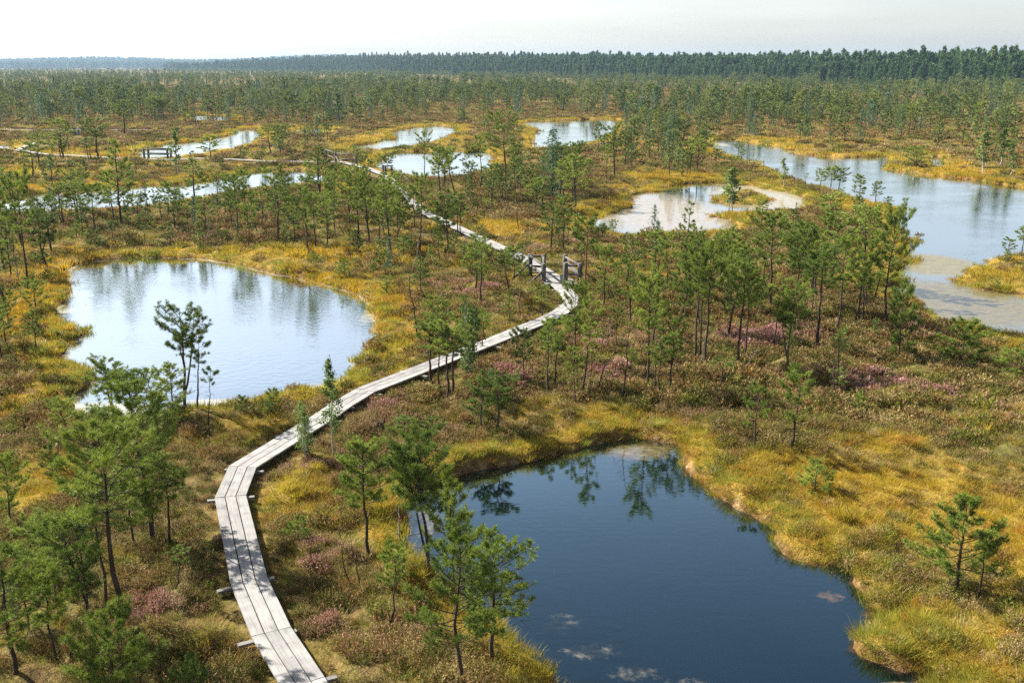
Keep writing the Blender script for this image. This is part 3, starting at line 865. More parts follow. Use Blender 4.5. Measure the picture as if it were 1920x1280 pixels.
def pine(seed, h, w, cb, style, nb, k, L, nw, twn=1.0, dead=6, fork=0, red=False, wander=0.035, lean=0.0, r0=None):
    """returns (trunk mesh, crown mesh)"""
    rs = np.random.default_rng(seed)
    t = MB()
    stems = []
    n = 12
    zz = np.linspace(-0.25, h * 0.97, n)
    wx = np.cumsum(rs.normal(0, wander * h / 3, n)); wy = np.cumsum(rs.normal(0, wander * h / 3, n))
    wx -= wx[0]; wy -= wy[0]
    wx = wx * 0.6 + lean * np.linspace(0, 1, n) ** 1.3 * h; wy *= 0.6
    T = np.stack([wx, wy, zz], 1)
    rad0 = (r0 or (0.010 * h + 0.022)) * 1.12
    rr_ = rad0 * (1 - np.linspace(0, 1, n) ** 1.1 * 0.86)
    rr_[0] *= 1.35
    t.tube(T, rr_, 7)
    stems.append((T, cb, 1.0, 1.0))
    for f in range(fork):
        i = rs.integers(2, 6)
        a = rs.random() * 6.28
        m = 8
        q = np.linspace(0, 1, m)
        e = rs.uniform(0.75, 0.95) * h - T[i][2]
        off = w * rs.uniform(0.16, 0.30)
        P = np.stack([T[i][0] + math.cos(a) * off * q ** 0.7 + rs.normal(0, .02, m) * q * h * .4, T[i][1] + math.sin(a) * off * q ** 0.7 + rs.normal(0, .02, m) * q * h * .4, T[i][2] + q * e], 1)
        t.tube(P, rr_[i] * 0.8 * (1 - 0.82 * q), 6)
        stems.append((P, max(0.1, (cb * h - T[i][2]) / max(e, .1)), 0.62, 0.7))
    TC = []; TD = []
    az = rs.random() * 6.28
    for P, c0, wm, share in stems:
        L0 = len(P)
        for b in range(int(nb * share)):
            u = c0 + (1 - c0) * (b + rs.random() * 0.9) / (nb * share) * 0.985
            fi = u * (L0 - 1); i0 = min(int(fi), L0 - 2); fr = fi - i0
            O = P[i0] * (1 - fr) + P[i0 + 1] * fr
            q = (u - c0) / (1 - c0)
            ln = w / 2 * wm * np.interp(q, *PROF[style]) * rs.uniform(0.5, 1.15)
            ln = max(ln, 0.12)
            az += 2.4 + rs.normal(0, 0.6)
            el = R(rs.uniform(-8, 22) + 38 * q ** 1.5)
            m = 5
            s = np.linspace(0, 1, m)
            d = np.array([math.cos(az) * math.cos(el), math.sin(az) * math.cos(el), math.sin(el)])
            side = np.array([-d[1], d[0], 0])
            B = O + d * (ln * s)[:, None] + side * (ln * 0.22 * rs.normal(0, 1) * s * s)[:, None]
            B[:, 2] += ln * rs.uniform(0.05, 0.32) * s ** 2.2
            t.tube(B, (0.006 + 0.011 * ln) * (1 - 0.75 * s), 4, False)
            nt_ = max(2, int((ln / 0.15 + 1.5) * twn))
            for j in range(nt_):
                sj = (0.48 + 0.52 * (j + rs.random()) / nt_) if rs.random() < 0.75 else rs.uniform(0.2, 0.95)
                fj = sj * (m - 1); k0 = min(int(fj), m - 2)
                O2 = B[k0] + (B[k0 + 1] - B[k0]) * (fj - k0)
                bd = B[k0 + 1] - B[k0]; bd = bd / (np.linalg.norm(bd) + 1e-9)
                dv = bd * 0.6 + side * rs.choice([-1, 1]) * rs.uniform(0.2, 1.0) + np.array([0, 0, rs.uniform(0.05, 0.75)])
                dv /= np.linalg.norm(dv)
                tl = (0.09 + 0.20 * ln) * rs.uniform(0.6, 1.3) * (1.15 - 0.4 * sj)
                E = O2 + dv * tl
                t.tube([O2, E], [0.005, 0.003], 3, False)
                dir_ = dv * 0.8 + np.array([0, 0, 0.55])
                TC.append(E); TD.append(dir_)
                TC.append(O2 + dv * tl * 0.55 + rs.normal(0, 0.02, 3)); TD.append(dir_)
                if rs.random() < 0.6:
                    TC.append(E + np.array([rs.normal(0, .05), rs.normal(0, .05), rs.uniform(-.02, .05)])); TD.append(dir_)
            TC.append(B[-1]); TD.append(d + np.array([0, 0, 0.6]))
        TC.append(P[-1]); TD.append(np.array([0, 0, 1.0])); TC.append(P[-1] + np.array([0, 0, -0.06])); TD.append(np.array([.2, 0, 1.0]))
    # bare lower limbs
    for b in range(dead):
        u = rs.uniform(0.18, cb + 0.08)
        fi = u * (n - 1); i0 = min(int(fi), n - 2)
        O = T[i0] + (T[i0 + 1] - T[i0]) * (fi - i0)
        a = rs.random() * 6.28; ln = w * 0.5 * rs.uniform(0.25, 0.85)
        s = np.linspace(0, 1, 5)
        B = O + np.stack([math.cos(a) * s * ln, math.sin(a) * s * ln, ln * (0.15 * s + rs.normal(0, .16) * s * s)], 1) + rs.normal(0, 0.02, (5, 3)) * s[:, None] * 2 * ln
        t.tube(B, (0.005 + 0.008 * ln) * (1 - 0.7 * s), 4, False)
        for j in range(3):
            k0 = rs.integers(1, 4)
            dv = np.array([math.cos(a + rs.normal(0, .9)), math.sin(a + rs.normal(0, .9)), rs.normal(0, .35)])
            t.tube([B[k0], B[k0] + dv * ln * rs.uniform(.15, .4)], [0.005, 0.002], 3, False)
    TC = np.array(TC); TD = np.array(TD); TD /= np.linalg.norm(TD, axis=1)[:, None] + 1e-9
    tm = t.mesh('pine_trunk', M['bark_red'] if red else M['bark'])
    V = needles(TC, TD, k, L, nw, rs)
    cm = mesh_np('pine_crown', V, np.arange(len(V)).reshape(-1, 3), [M['needle']])
    return tm, cm


def birch(seed, h, w, cb, nb, nleaf, lsz, mat='birch_leaf', bark='bark_birch', stems=1):
    rs = np.random.default_rng(seed)
    t = MB(); LC = []
    for sidx in range(stems):
        n = 10
        hh = h * (1 if sidx == 0 else rs.uniform(.7, .95))
        zz = np.linspace(-0.2, hh, n)
        a0 = rs.random() * 6.28; ls = 0 if sidx == 0 else 0.12 * h
        wx = np.cumsum(rs.normal(0, .010 * h, n)) + math.cos(a0) * ls * np.linspace(0, 1, n); wy = np.cumsum(rs.normal(0, .010 * h, n)) + math.sin(a0) * ls * np.linspace(0, 1, n)
        T = np.stack([wx - wx[0], wy - wy[0], zz], 1)
        t.tube(T, (0.007 * h + 0.012) * (1 - 0.85 * np.linspace(0, 1, n)), 6)
        for b in range(nb):
            u = cb + (1 - cb) * (b + rs.random()) / nb
            fi = min(u, .99) * (n - 1); i0 = min(int(fi), n - 2)
            O = T[i0] + (T[i0 + 1] - T[i0]) * (fi - i0)
            q = (u - cb) / (1 - cb)
            ln = w / 2 * np.interp(q, [0, .3, .7, 1], [.7, 1, .7, .25]) * rs.uniform(.5, 1.2)
            a = rs.random() * 6.28; el = R(rs.uniform(25, 60))
            s = np.linspace(0, 1, 5)
            B = O + np.stack([np.cos(a) * math.cos(el) * ln * s, np.sin(a) * math.cos(el) * ln * s, math.sin(el) * ln * s - 0.25 * ln * s ** 2.5], 1) + rs.normal(0, .03, (5, 3)) * s[:, None]
            t.tube(B, (0.004 + 0.006 * ln) * (1 - .75 * s), 3, False)
            m = max(4, nleaf // (nb * stems))
            for j in range(m):
                sj = rs.uniform(.2, 1.05); k0 = min(int(sj * 4), 3)
                LC.append(B[k0] + (B[min(k0 + 1, 4)] - B[k0]) * (sj * 4 - k0) + rs.normal(0, 0.05 + 0.06 * ln, 3))
    LC = np.array(LC); m = len(LC)
    nrm = rs.normal(0, 1, (m, 3)); nrm[:, 2] += .5; nrm /= np.linalg.norm(nrm, axis=1)[:, None]
    a = np.cross(nrm, rs.normal(0, 1, (m, 3))); a /= np.linalg.norm(a, axis=1)[:, None]
    b = np.cross(nrm, a)
    sz = lsz * rs.uniform(.7, 1.3, (m, 1))
    V = np.stack([LC - a * sz, LC - b * sz * .7, LC + a * sz * 1.1, LC + b * sz * .7], 1).reshape(-1, 3)
    return t.mesh('birch_trunk', M[bark]), mesh_np('birch_crown', V, np.arange(m * 4).reshape(-1, 4), [M[mat]])


def spruce(seed, h, w, cb, nb, k, L, nw, mat='needle_pale', droop=0.25):
    rs = np.random.default_rng(seed)
    t = MB()
    T = np.stack([np.cumsum(rs.normal(0, .004 * h, 8)), np.cumsum(rs.normal(0, .004 * h, 8)), np.linspace(-.2, h, 8)], 1)
    T[:, :2] -= T[0, :2]
    t.tube(T, (0.009 * h + .01) * (1 - .93 * np.linspace(0, 1, 8)), 6)
    TC = []; TD = []
    az = 0
    for b in range(nb):
        u = cb + (1 - cb) * ((b + rs.random()) / nb) ** 0.9
        u = min(u, .985)
        fi = u * 7; i0 = min(int(fi), 6)
        O = T[i0] + (T[i0 + 1] - T[i0]) * (fi - i0)
        ln = w / 2 * (1 - (u - cb) / (1 - cb)) ** .8 * rs.uniform(.6, 1.15) + 0.02 * h
        az += 2.4 + rs.normal(0, .4)
        s = np.linspace(0, 1, 4)
        B = O + np.stack([np.cos(az) * ln * s, np.sin(az) * ln * s, -droop * ln * s + .22 * ln * s ** 2.2 + 0.15 * ln * s], 1)
        t.tube(B, (.003 + .006 * ln) * (1 - .7 * s), 3, False)
        m = max(3, int(ln / (L * .55)))
        for j in range(m):
            sj = (j + rs.random()) / m
            O2 = O + (B[-1] - O) * sj
            d = np.array([math.cos(az + rs.choice([-.8, .8])), math.sin(az + rs.choice([-.8, .8])), -0.15])
            TC.append(O2 + np.array([rs.normal(0, .3 * L), rs.normal(0, .3 * L), 0])); TD.append(d)
    TC.append(T[-1]); TD.append(np.array([0, 0, 1.]))
    TC = np.array(TC); TD = np.array(TD); TD /= np.linalg.norm(TD, axis=1)[:, None]
    V = needles(TC, TD, k, L, nw, rs, 1.0)
    return t.mesh('spruce_trunk', M['bark']), mesh_np('spruce_crown', V, np.arange(len(V)).reshape(-1, 3), [M[mat]])


def snag(seed, h, w, nb, mat='deadwood', lean=0.0, r0=None):
    rs = np.random.default_rng(seed)
    t = MB(); n = 9
    q = np.linspace(0, 1, n)
    T = np.stack([np.cumsum(rs.normal(0, .02 * h, n)) + lean * h * q, np.cumsum(rs.normal(0, .02 * h, n)), -.2 + q * (h + .2)], 1)
    T[:, :2] -= T[0, :2]
    t.tube(T, (r0 or (.010 * h + .015)) * (1 - .85 * q), 6)
    limbs = []
    for i in range(nb):
        b = MB()
        k0 = rs.integers(2, n - 1); a = rs.random() * 6.28; ln = w / 2 * rs.uniform(.35, 1.0)
        s = np.linspace(0, 1, 5)
        B = T[k0] + np.stack([math.cos(a) * ln * s, math.sin(a) * ln * s, ln * rs.uniform(-.1, .7) * s ** 1.3], 1) + rs.normal(0, .05 * ln, (5, 3)) * s[:, None]
        b.tube(B, (.004 + .008 * ln) * (1 - .75 * s), 4, False)
        for j in range(3):
            kk = rs.integers(1, 5); d = np.array([math.cos(a + rs.normal(0, .9)), math.sin(a + rs.normal(0, .9)), rs.uniform(-.2, .7)])
            b.tube([B[kk], B[kk] + d * ln * rs.uniform(.2, .5)], [.005, .002], 3, False)
        limbs.append(b.mesh('snag_limb', M[mat]))
    return t.mesh('snag_trunk', M[mat]), limbs


# ------------------------------------------------------------------ traced trees:
# (kind, base u, base v, top v, crown width px, style, crown base share, lean, label or None)
P_, B_, S__, X_, K_ = 'pine', 'birch', 'spruce', 'snag', 'shrub'
TREES = [
    # lower left
    (P_, 228, 1208, 815, 205, 'tallbare', 0, "tall dark pine with long bare lower limbs, left of the boardwalk near its bottom end"),
    (P_, 206, 1165, 905, 90, 'thin', 0, "slim straight trunk just behind the tall bare-limbed pine beside the boardwalk"),
    (P_, 288, 1008, 712, 205, 'hround', 0, "broad dense pine between the round pond and the bend of the boardwalk"),
    (P_, 392, 806, 688, 40, 'wisp', 0.06, "crooked thin pine with one small tuft, on the near bank of the round pond"),
    (P_, 30, 1275, 1045, 170, 'hround', 0, "bushy light green pine in the bottom left corner of the bog"),
    (P_, 180, 1205, 985, 130, 'fork', -0.2, "thick twisted pine with a forked trunk beside the tall bare-limbed one"),
    (P_, 66, 1078, 962, 95, 'hflat', 0, "small flat-topped pine standing apart in heather at the left edge"),
    (P_, 104, 1125, 1005, 60, 'thin', 0, "small thin pine just behind the bushy corner pine at the left edge"),
    (P_, 222, 1330, 1188, 170, 'hbush', 0, "low bushy bright green pine at the bottom edge below the tall bare-limbed pine"),
    (P_, 358, 1330, 1258, 80, 'hbush', 0, "tip of a bright green pine bush poking in at the bottom edge"),
    (P_, 350, 775, 592, 100, 'hero3', 0.02, "tall three-stemmed pine standing out against the round pond's water"),
    (P_, 211, 780, 668, 90, 'fork', -0.05, "fork-trunked pine at the near left bank of the round pond"),
    (P_, 296, 770, 666, 75, 'hflat', -0.25, "left-leaning pine between the fork-trunked and the three-stemmed pine"),
    (P_, 328, 790, 688, 70, 'hround', 0, "leafy pine hugging the three-stemmed pine by the round pond"),
    (P_, 372, 778, 640, 50, 'thin', 0.12, "slim right-leaning pine beside the three-stemmed pine at the round pond"),
    (P_, 130, 832, 756, 62, 'hflat', -0.1, "small crooked pine on rusty ground below the round pond's left end"),
    (P_, 68, 655, 583, 46, 'round', 0, None),
    (P_, 12, 645, 566, 50, 'round', 0, None),
    (P_, 505, 778, 748, 22, 'round', 0, None),
    (B_, 572, 862, 760, 52, 'birch2', 0, "bushy young birch leaning over the boardwalk's right edge"),
    (B_, 626, 858, 678, 52, 'birch', 0, "tall slim birch beside the boardwalk just above the bushy birch"),
    (P_, 108, 1245, 1075, 95, 'hflat', 0.02, None), (P_, 318, 1015, 868, 80, 'thin', 0.03, None), (P_, 252, 1020, 880, 90, 'hround', -0.03, None), (P_, 58, 1195, 1085, 85, 'hround', 0, None), (P_, 330, 1120, 1040, 50, 'wisp', 0.05, None), (P_, 20, 985, 850, 80, 'hround', 0, None), (P_, 250, 800, 735, 46, 'hflat', 0, None),
    # centre
    (P_, 811, 722, 600, 78, 'top', -0.04, "leftmost of the dark pine clump in front of the boardwalk"),
    (P_, 824, 730, 612, 60, 'top', 0, "second from left of the dark pine clump in front of the boardwalk"),
    (P_, 840, 742, 602, 84, 'top', 0.02, "thickest of the dark pine clump in front of the boardwalk"),
    (P_, 848, 735, 610, 84, 'top', 0.06, "rightmost of the dark pine clump in front of the boardwalk"),
    (B_, 876, 702, 552, 60, 'birch2', 0, "pale leafy birch right behind the dark pine clump"),
    (P_, 903, 658, 585, 42, 'top', 0, None),
    (P_, 791, 556, 484, 46, 'cone', 0, None),
    (P_, 838, 602, 560, 22, 'round', 0, None),
    (P_, 893, 543, 445, 50, 'top', 0, None),
    (P_, 902, 568, 455, 52, 'top', 0.04, None),
    (P_, 905, 808, 715, 78, 'hflat', 0, "low spreading pine, the left of two joined bushes below the dark clump"),
    (P_, 932, 816, 712, 84, 'hflat', 0.05, "low spreading pine, the right of two joined bushes below the dark clump"),
    (P_, 980, 716, 622, 48, 'hflat', -0.05, "small thin pine between the boardwalk and the twin pine bushes"),
    (P_, 1028, 738, 602, 52, 'thin', 0, None),
    (P_, 1037, 722, 598, 50, 'thin', 0.03, None),
    (P_, 1076, 688, 538, 62, 'hflat', 0, "dark pine whose crown hides the boardwalk's curve below the platform"),
    (P_, 1092, 738, 562, 55, 'thin', 0.1, "slanting slim pine next to the boardwalk's curve, its top tipped right"),
    (P_, 1078, 758, 640, 40, 'thin', -0.05, None),
    (P_, 1106, 742, 640, 26, 'wisp', 0.03, None),
    (X_, 1119, 738, 622, 46, 'snag', 0.45, "thin bare stem arching far to the right in the heather right of the boardwalk"),
    (P_, 1150, 668, 566, 34, 'wisp', 0.05, None),
    (X_, 1138, 652, 590, 22, 'snag', 0, None),
    (P_, 1097, 556, 416, 62, 'redtop', 0, "red-barked pine with high crown right beside the wooden platform"),
    (K_, 1140, 560, 524, 40, 'bush', 0, "round green bush to the right of the wooden platform"),
    (P_, 1213, 730, 525, 76, 'flat', 0, None),
    (P_, 1254, 742, 607, 68, 'flat', 0, None),
    (P_, 1236, 746, 640, 44, 'thin', 0, None),
    (P_, 1226, 738, 655, 40, 'thin', -0.05, None),
    # right grove
    (P_, 1301, 682, 470, 70, 'top', 0, None), (P_, 1311, 672, 480, 60, 'top', 0.02, None), (P_, 1322, 684, 462, 66, 'top', 0.02, None),
    (P_, 1383, 692, 495, 78, 'top', 0, "dark flat-crowned pine on two thin stems in the grove right of the platform"), (P_, 1396, 676, 510, 56, 'top', 0.03, None), (P_, 1364, 592, 470, 60, 'flat', 0, None),
    (P_, 1443, 590, 415, 76, 'flat', 0, None),
    (P_, 1475, 706, 546, 76, 'splay', 0, "bright-crowned pine with a splayed second trunk in front of the right grove"),
    (P_, 1492, 560, 450, 56, 'flat', 0, None), (P_, 1520, 550, 440, 50, 'flat', 0, None), (P_, 1535, 560, 455, 48, 'thin', 0, None),
    (P_, 1570, 622, 452, 66, 'flat', 0.03, None), (P_, 1602, 602, 448, 66, 'flat', 0.05, None), (P_, 1617, 606, 470, 44, 'thin', -0.05, None),
    (P_, 1660, 602, 404, 92, 'hflat', 0, "tall straight pine at the weedy channel, right end of the grove"),
    (P_, 1640, 560, 440, 40, 'thin', 0, None),
    (P_, 1683, 672, 553, 66, 'bush', 0, "full leafy pine on the near bank of the weedy channel"),
    (P_, 1800, 676, 603, 92, 'bush', 0, "wide dark green bushy pine by the golden bank on the right"),
    (P_, 1742, 678, 628, 50, 'wisp', 0, None),
    (P_, 1925, 735, 650, 90, 'hflat', -0.25, "crooked pine leaning in at the right edge above the brown heath"),
    (P_, 1416, 846, 724, 68, 'sparse', 0, "thin sparse pine on golden grass above the dark pond, left of a pair"),
    (P_, 1481, 852, 708, 78, 'sparse', 0.08, "thin sparse pine on golden grass above the dark pond, right of a pair"),
    (X_, 1462, 842, 790, 26, 'snag', 0.05, "short dead stem between the two thin pines above the dark pond"),
    (X_, 1394, 702, 660, 24, 'snag', 0.55, "leaning dead stick at the foot of the right grove"),
    (P_, 1352, 690, 645, 44, 'wisp', 0, None),
    (P_, 1355, 732, 668, 46, 'wisp', 0, None),
    (P_, 1793, 1102, 916, 160, 'hcone', 0, "lone wide pine with bare twiggy base on the golden bank, lower right"),
    (P_, 1836, 1105, 985, 60, 'sparse', 0, "thin dark stem close behind the lone wide pine on the golden bank"),
    (X_, 1604, 985, 932, 30, 'snag', -0.4, "small grey leaning snag in the golden grass right of the dark pond"),
    # bottom centre
    (P_, 692, 1042, 836, 122, 'hclump', 0, "round-crowned pine at the dark pond's left tip, left of a trio"),
    (P_, 805, 1092, 840, 124, 'hclump2', -0.05, "fork-trunked pine against the dark pond, middle of a trio"),
    (P_, 850, 1062, 824, 108, 'hcone', 0, "dense dark pointed pine against the dark pond, right of a trio"),
    (X_, 756, 1095, 952, 66, 'snag', -0.04, "bare brown dead tree between the trio of pines at the dark pond"),
    (P_, 920, 1238, 1010, 165, 'hround', 0.03, "bright green pine overhanging the dark pond at its lower left, right of two"),
    (P_, 868, 1296, 1020, 160, 'hround', -0.03, "bright green pine beside the overhanging one at the dark pond, left of two"),
    (P_, 733, 1168, 1020, 60, 'wisp', -0.02, "nearly bare thin pine in pink heather left of the bright green pair"),
    (X_, 657, 1092, 985, 46, 'snag', -0.05, "twisted dark dead stem left of the dark pond, the left of two"),
    (X_, 676, 1100, 990, 40, 'snag', -0.08, "twisted dark dead stem left of the dark pond, the right of two"),
    (K_, 760, 822, 782, 70, 'bush', 0, "low green creeping pine beside the looped dark stump"), (K_, 812, 820, 790, 60, 'bush', 0, "small green creeping pine right of its larger neighbour near the looped stump"),
    # middle left
    (P_, 63, 334, 272, 48, 'top', 0, None), (P_, 73, 312, 252, 50, 'flat', 0, None), (P_, 118, 298, 225, 50, 'flat', 0, None), (P_, 113, 297, 250, 36, 'cone', 0, None), (P_, 130, 283, 230, 24, 'top', 0, None),
    (P_, 186, 298, 224, 60, 'flat', 0, None), (P_, 170, 300, 258, 22, 'thin', 0, None), (P_, 166, 303, 262, 20, 'thin', 0, None),
    (P_, 228, 425, 262, 66, 'cone', 0, "tall dense pine rising over the narrow pond's left half"),
    (P_, 255, 327, 280, 20, 'thin', 0, None),
    (P_, 367, 380, 298, 56, 'cone', 0, "dark shapely pine at the near shore of the narrow pond, in front of its water"),
    (B_, 333, 326, 240, 30, 'birch', 0, "white-stemmed thin birch on the strip between the two left ponds"),
    (P_, 393, 303, 255, 54, 'round', 0, None), (P_, 408, 372, 330, 28, 'flat', 0, None), (P_, 447, 442, 328, 44, 'flat', 0, None), (P_, 467, 464, 378, 34, 'flat', 0, None), (P_, 521, 453, 345, 54, 'flat', 0, None),
    (P_, 492, 422, 350, 28, 'thin', 0, None), (P_, 553, 452, 366, 44, 'flat', 0, None), (P_, 580, 477, 358, 56, 'round', 0, None), (P_, 592, 466, 366, 44, 'flat', 0, None), (P_, 628, 434, 362, 40, 'flat', 0, None),
    (P_, 601, 368, 272, 66, 'cone', 0, "pointed pine at the right end of the narrow pond"), (P_, 181, 446, 345, 46, 'flat', 0, None), (P_, 148, 421, 346, 52, 'flat', 0, None), (P_, 120, 425, 350, 50, 'flat', 0, None), (P_, 116, 428, 360, 30, 'thin', 0, None),
    (P_, 212, 418, 352, 44, 'flat', 0, None), (P_, 260, 412, 370, 32, 'flat', 0, None), (P_, 243, 396, 350, 18, 'wisp', -0.15, None), (P_, 54, 542, 336, 60, 'flat', 0.02, "tallest slender pine near the left edge above the round pond"),
    (P_, 40, 465, 344, 64, 'flat', 0, None), (P_, 21, 516, 400, 44, 'flat', 0, None), (P_, 8, 508, 350, 60, 'flat', 0, None), (P_, 30, 500, 420, 30, 'thin', 0, None),
    (P_, 508, 288, 237, 44, 'flat', 0, None), (P_, 530, 288, 234, 38, 'flat', 0, None), (P_, 234, 254, 193, 48, 'flat', 0, None), (P_, 285, 226, 186, 26, 'top', 0, None), (P_, 292, 226, 184, 26, 'top', 0, None), (P_, 300, 226, 187, 26, 'top', 0, None), (P_, 308, 226, 186, 24, 'top', 0, None),
    (P_, 390, 224, 184, 36, 'flat', 0, None), (P_, 406, 224, 182, 40, 'flat', 0, None), (P_, 418, 222, 188, 30, 'flat', 0, None), (P_, 552, 222, 171, 36, 'round', 0, None), (P_, 98, 295, 262, 24, 'flat', 0, None),
    (P_, 330, 428, 352, 44, 'flat', 0, None), (P_, 425, 405, 352, 30, 'thin', 0, None),
    # middle
    (P_, 945, 349, 220, 84, 'redtop2', 0, "big red-trunked pine with layered crown in front of the far lake"),
    (P_, 797, 346, 250, 28, 'top', 0, "tall pole-thin pine with a small top over the middle pond"),
    (P_, 824, 382, 276, 50, 'flat', 0, None), (P_, 834, 342, 279, 42, 'top', 0, None), (P_, 902, 352, 258, 34, 'top', 0, None), (P_, 873, 354, 290, 18, 'wisp', 0, None), (P_, 890, 355, 300, 14, 'wisp', 0, None),
    (X_, 958, 342, 275, 30, 'snag', 0.05, "crooked dead stem beside the big red-trunked pine"),
    (S__, 1036, 368, 238, 66, 'spruce', 0, "pale green spruce with pointed top, tallest in the middle grove"),
    (P_, 1051, 364, 270, 50, 'flat', 0, None), (P_, 1080, 384, 290, 64, 'round', 0, None), (P_, 670, 312, 276, 40, 'flat', 0, None),
    (P_, 716, 315, 278, 26, 'flat', -0.05, "crooked little pine at the left shore of the middle pond, left of a pair"), (P_, 727, 315, 276, 26, 'flat', 0.08, "crooked little pine at the left shore of the middle pond, right of a pair"),
    (P_, 673, 454, 318, 56, 'flat', 0, None), (P_, 692, 457, 334, 54, 'round', 0, None), (P_, 733, 477, 343, 54, 'flat', 0, None), (P_, 755, 432, 350, 44, 'flat', 0, None), (P_, 750, 402, 322, 46, 'round', 0, None),
    (P_, 787, 477, 342, 54, 'flat', 0, None), (P_, 778, 432, 360, 40, 'round', 0, None), (P_, 838, 470, 365, 60, 'fork', 0, None), (P_, 857, 442, 368, 40, 'flat', 0, None), (P_, 866, 442, 380, 30, 'thin', 0, None),
    (P_, 923, 374, 312, 50, 'round', 0, None), (P_, 894, 398, 366, 24, 'flat', 0, None), (P_, 916, 396, 370, 26, 'flat', 0, None),
    (P_, 1033, 472, 385, 52, 'round', 0, None), (P_, 1055, 475, 375, 42, 'flat', 0, None), (P_, 1064, 472, 392, 20, 'wisp', 0, None), (P_, 1018, 394, 334, 46, 'flat', 0, None), (P_, 1004, 397, 332, 40, 'round', 0, None),
    (P_, 755, 484, 446, 50, 'round', 0, None), (P_, 963, 518, 460, 44, 'hflat2', 0, "small pine whose crown covers the boardwalk just before the platform"), (P_, 974, 594, 486, 26, 'redwisp', 0, "thin reddish crooked stem left of the platform, in front of its braces"),
    (P_, 955, 602, 540, 32, 'cone', 0, None), (P_, 1018, 596, 534, 46, 'flat', 0, None), (P_, 720, 405, 345, 50, 'round', 0, None),
    # right middle
    (P_, 1342, 314, 279, 42, 'flat', 0, None), (P_, 1385, 282, 256, 22, 'flat', 0, None), (P_, 1390, 302, 280, 26, 'flat', 0, None),
    (B_, 1375, 390, 298, 46, 'birch', 0, "pale birch at the tip of the islet in the pale pool, right of a pair"), (B_, 1366, 386, 306, 36, 'birch', 0, "pale birch at the tip of the islet in the pale pool, left of a pair"),
    (X_, 1428, 330, 293, 14, 'snag', 0, None), (B_, 1470, 351, 296, 18, 'birch', 0, "narrow upright young birch on the spit before the right lake"), (P_, 1535, 365, 322, 24, 'flat', 0, None),
    (P_, 1557, 349, 299, 32, 'flat', 0, None), (P_, 1574, 354, 302, 34, 'flat', 0.03, None), (P_, 1612, 367, 312, 32, 'round', 0, None), (P_, 1641, 380, 339, 24, 'round', 0, None), (P_, 1664, 377, 352, 18, 'round', 0, None),
    (P_, 1575, 387, 354, 14, 'wisp', 0, None), (P_, 1510, 347, 322, 18, 'wisp', 0, None),
    (P_, 1572, 432, 362, 56, 'flat', -0.3, "dark pine leaning left on the peninsula between pale pool and right lake"), (P_, 1610, 414, 372, 38, 'cone', 0, None), (P_, 1426, 425, 379, 30, 'flat', 0, None), (P_, 1487, 422, 392, 18, 'flat', 0, None),
    (P_, 1284, 492, 377, 40, 'sparse2', 0.04, None), (P_, 1478, 475, 418, 54, 'round', 0, None),
    (B_, 1843, 325, 246, 46, 'birch', 0, "pale leaning birch on the far bank at the right, left of three"), (B_, 1876, 314, 240, 40, 'birch', 0, "pale birch on the far bank at the right, middle of three"), (B_, 1896, 330, 268, 26, 'birch', 0, "pale slim birch on the far bank at the right, right of three"),
    (K_, 1720, 312, 276, 40, 'bush', 0, "dark round bush on the point at the far side of the right lake"), (X_, 1688, 295, 258, 12, 'snag', 0, "thin dead pole at the far shore of the right lake"), (X_, 1816, 260, 215, 14, 'snag', 0, "pale dead trunk in the wood beyond the right lake"),
    (S__, 1405, 252, 162, 22, 'spruce', 0, "tall narrow spruce standing above the wood beyond the right lake's tip"), (S__, 1575, 180, 132, 14, 'spruce', 0, "narrow spruce standing in front of the far forest edge"),
    (P_, 1914, 482, 432, 30, 'flat', 0, None), (P_, 1890, 480, 437, 30, 'flat', 0, None), (S__, 1258, 300, 186, 40, 'spruce', 0, "pale pointed spruce left of the right lake's tip"), (S__, 1217, 262, 205, 26, 'spruce', 0, "slim pale spruce in the wood left of the right lake's tip"),
]

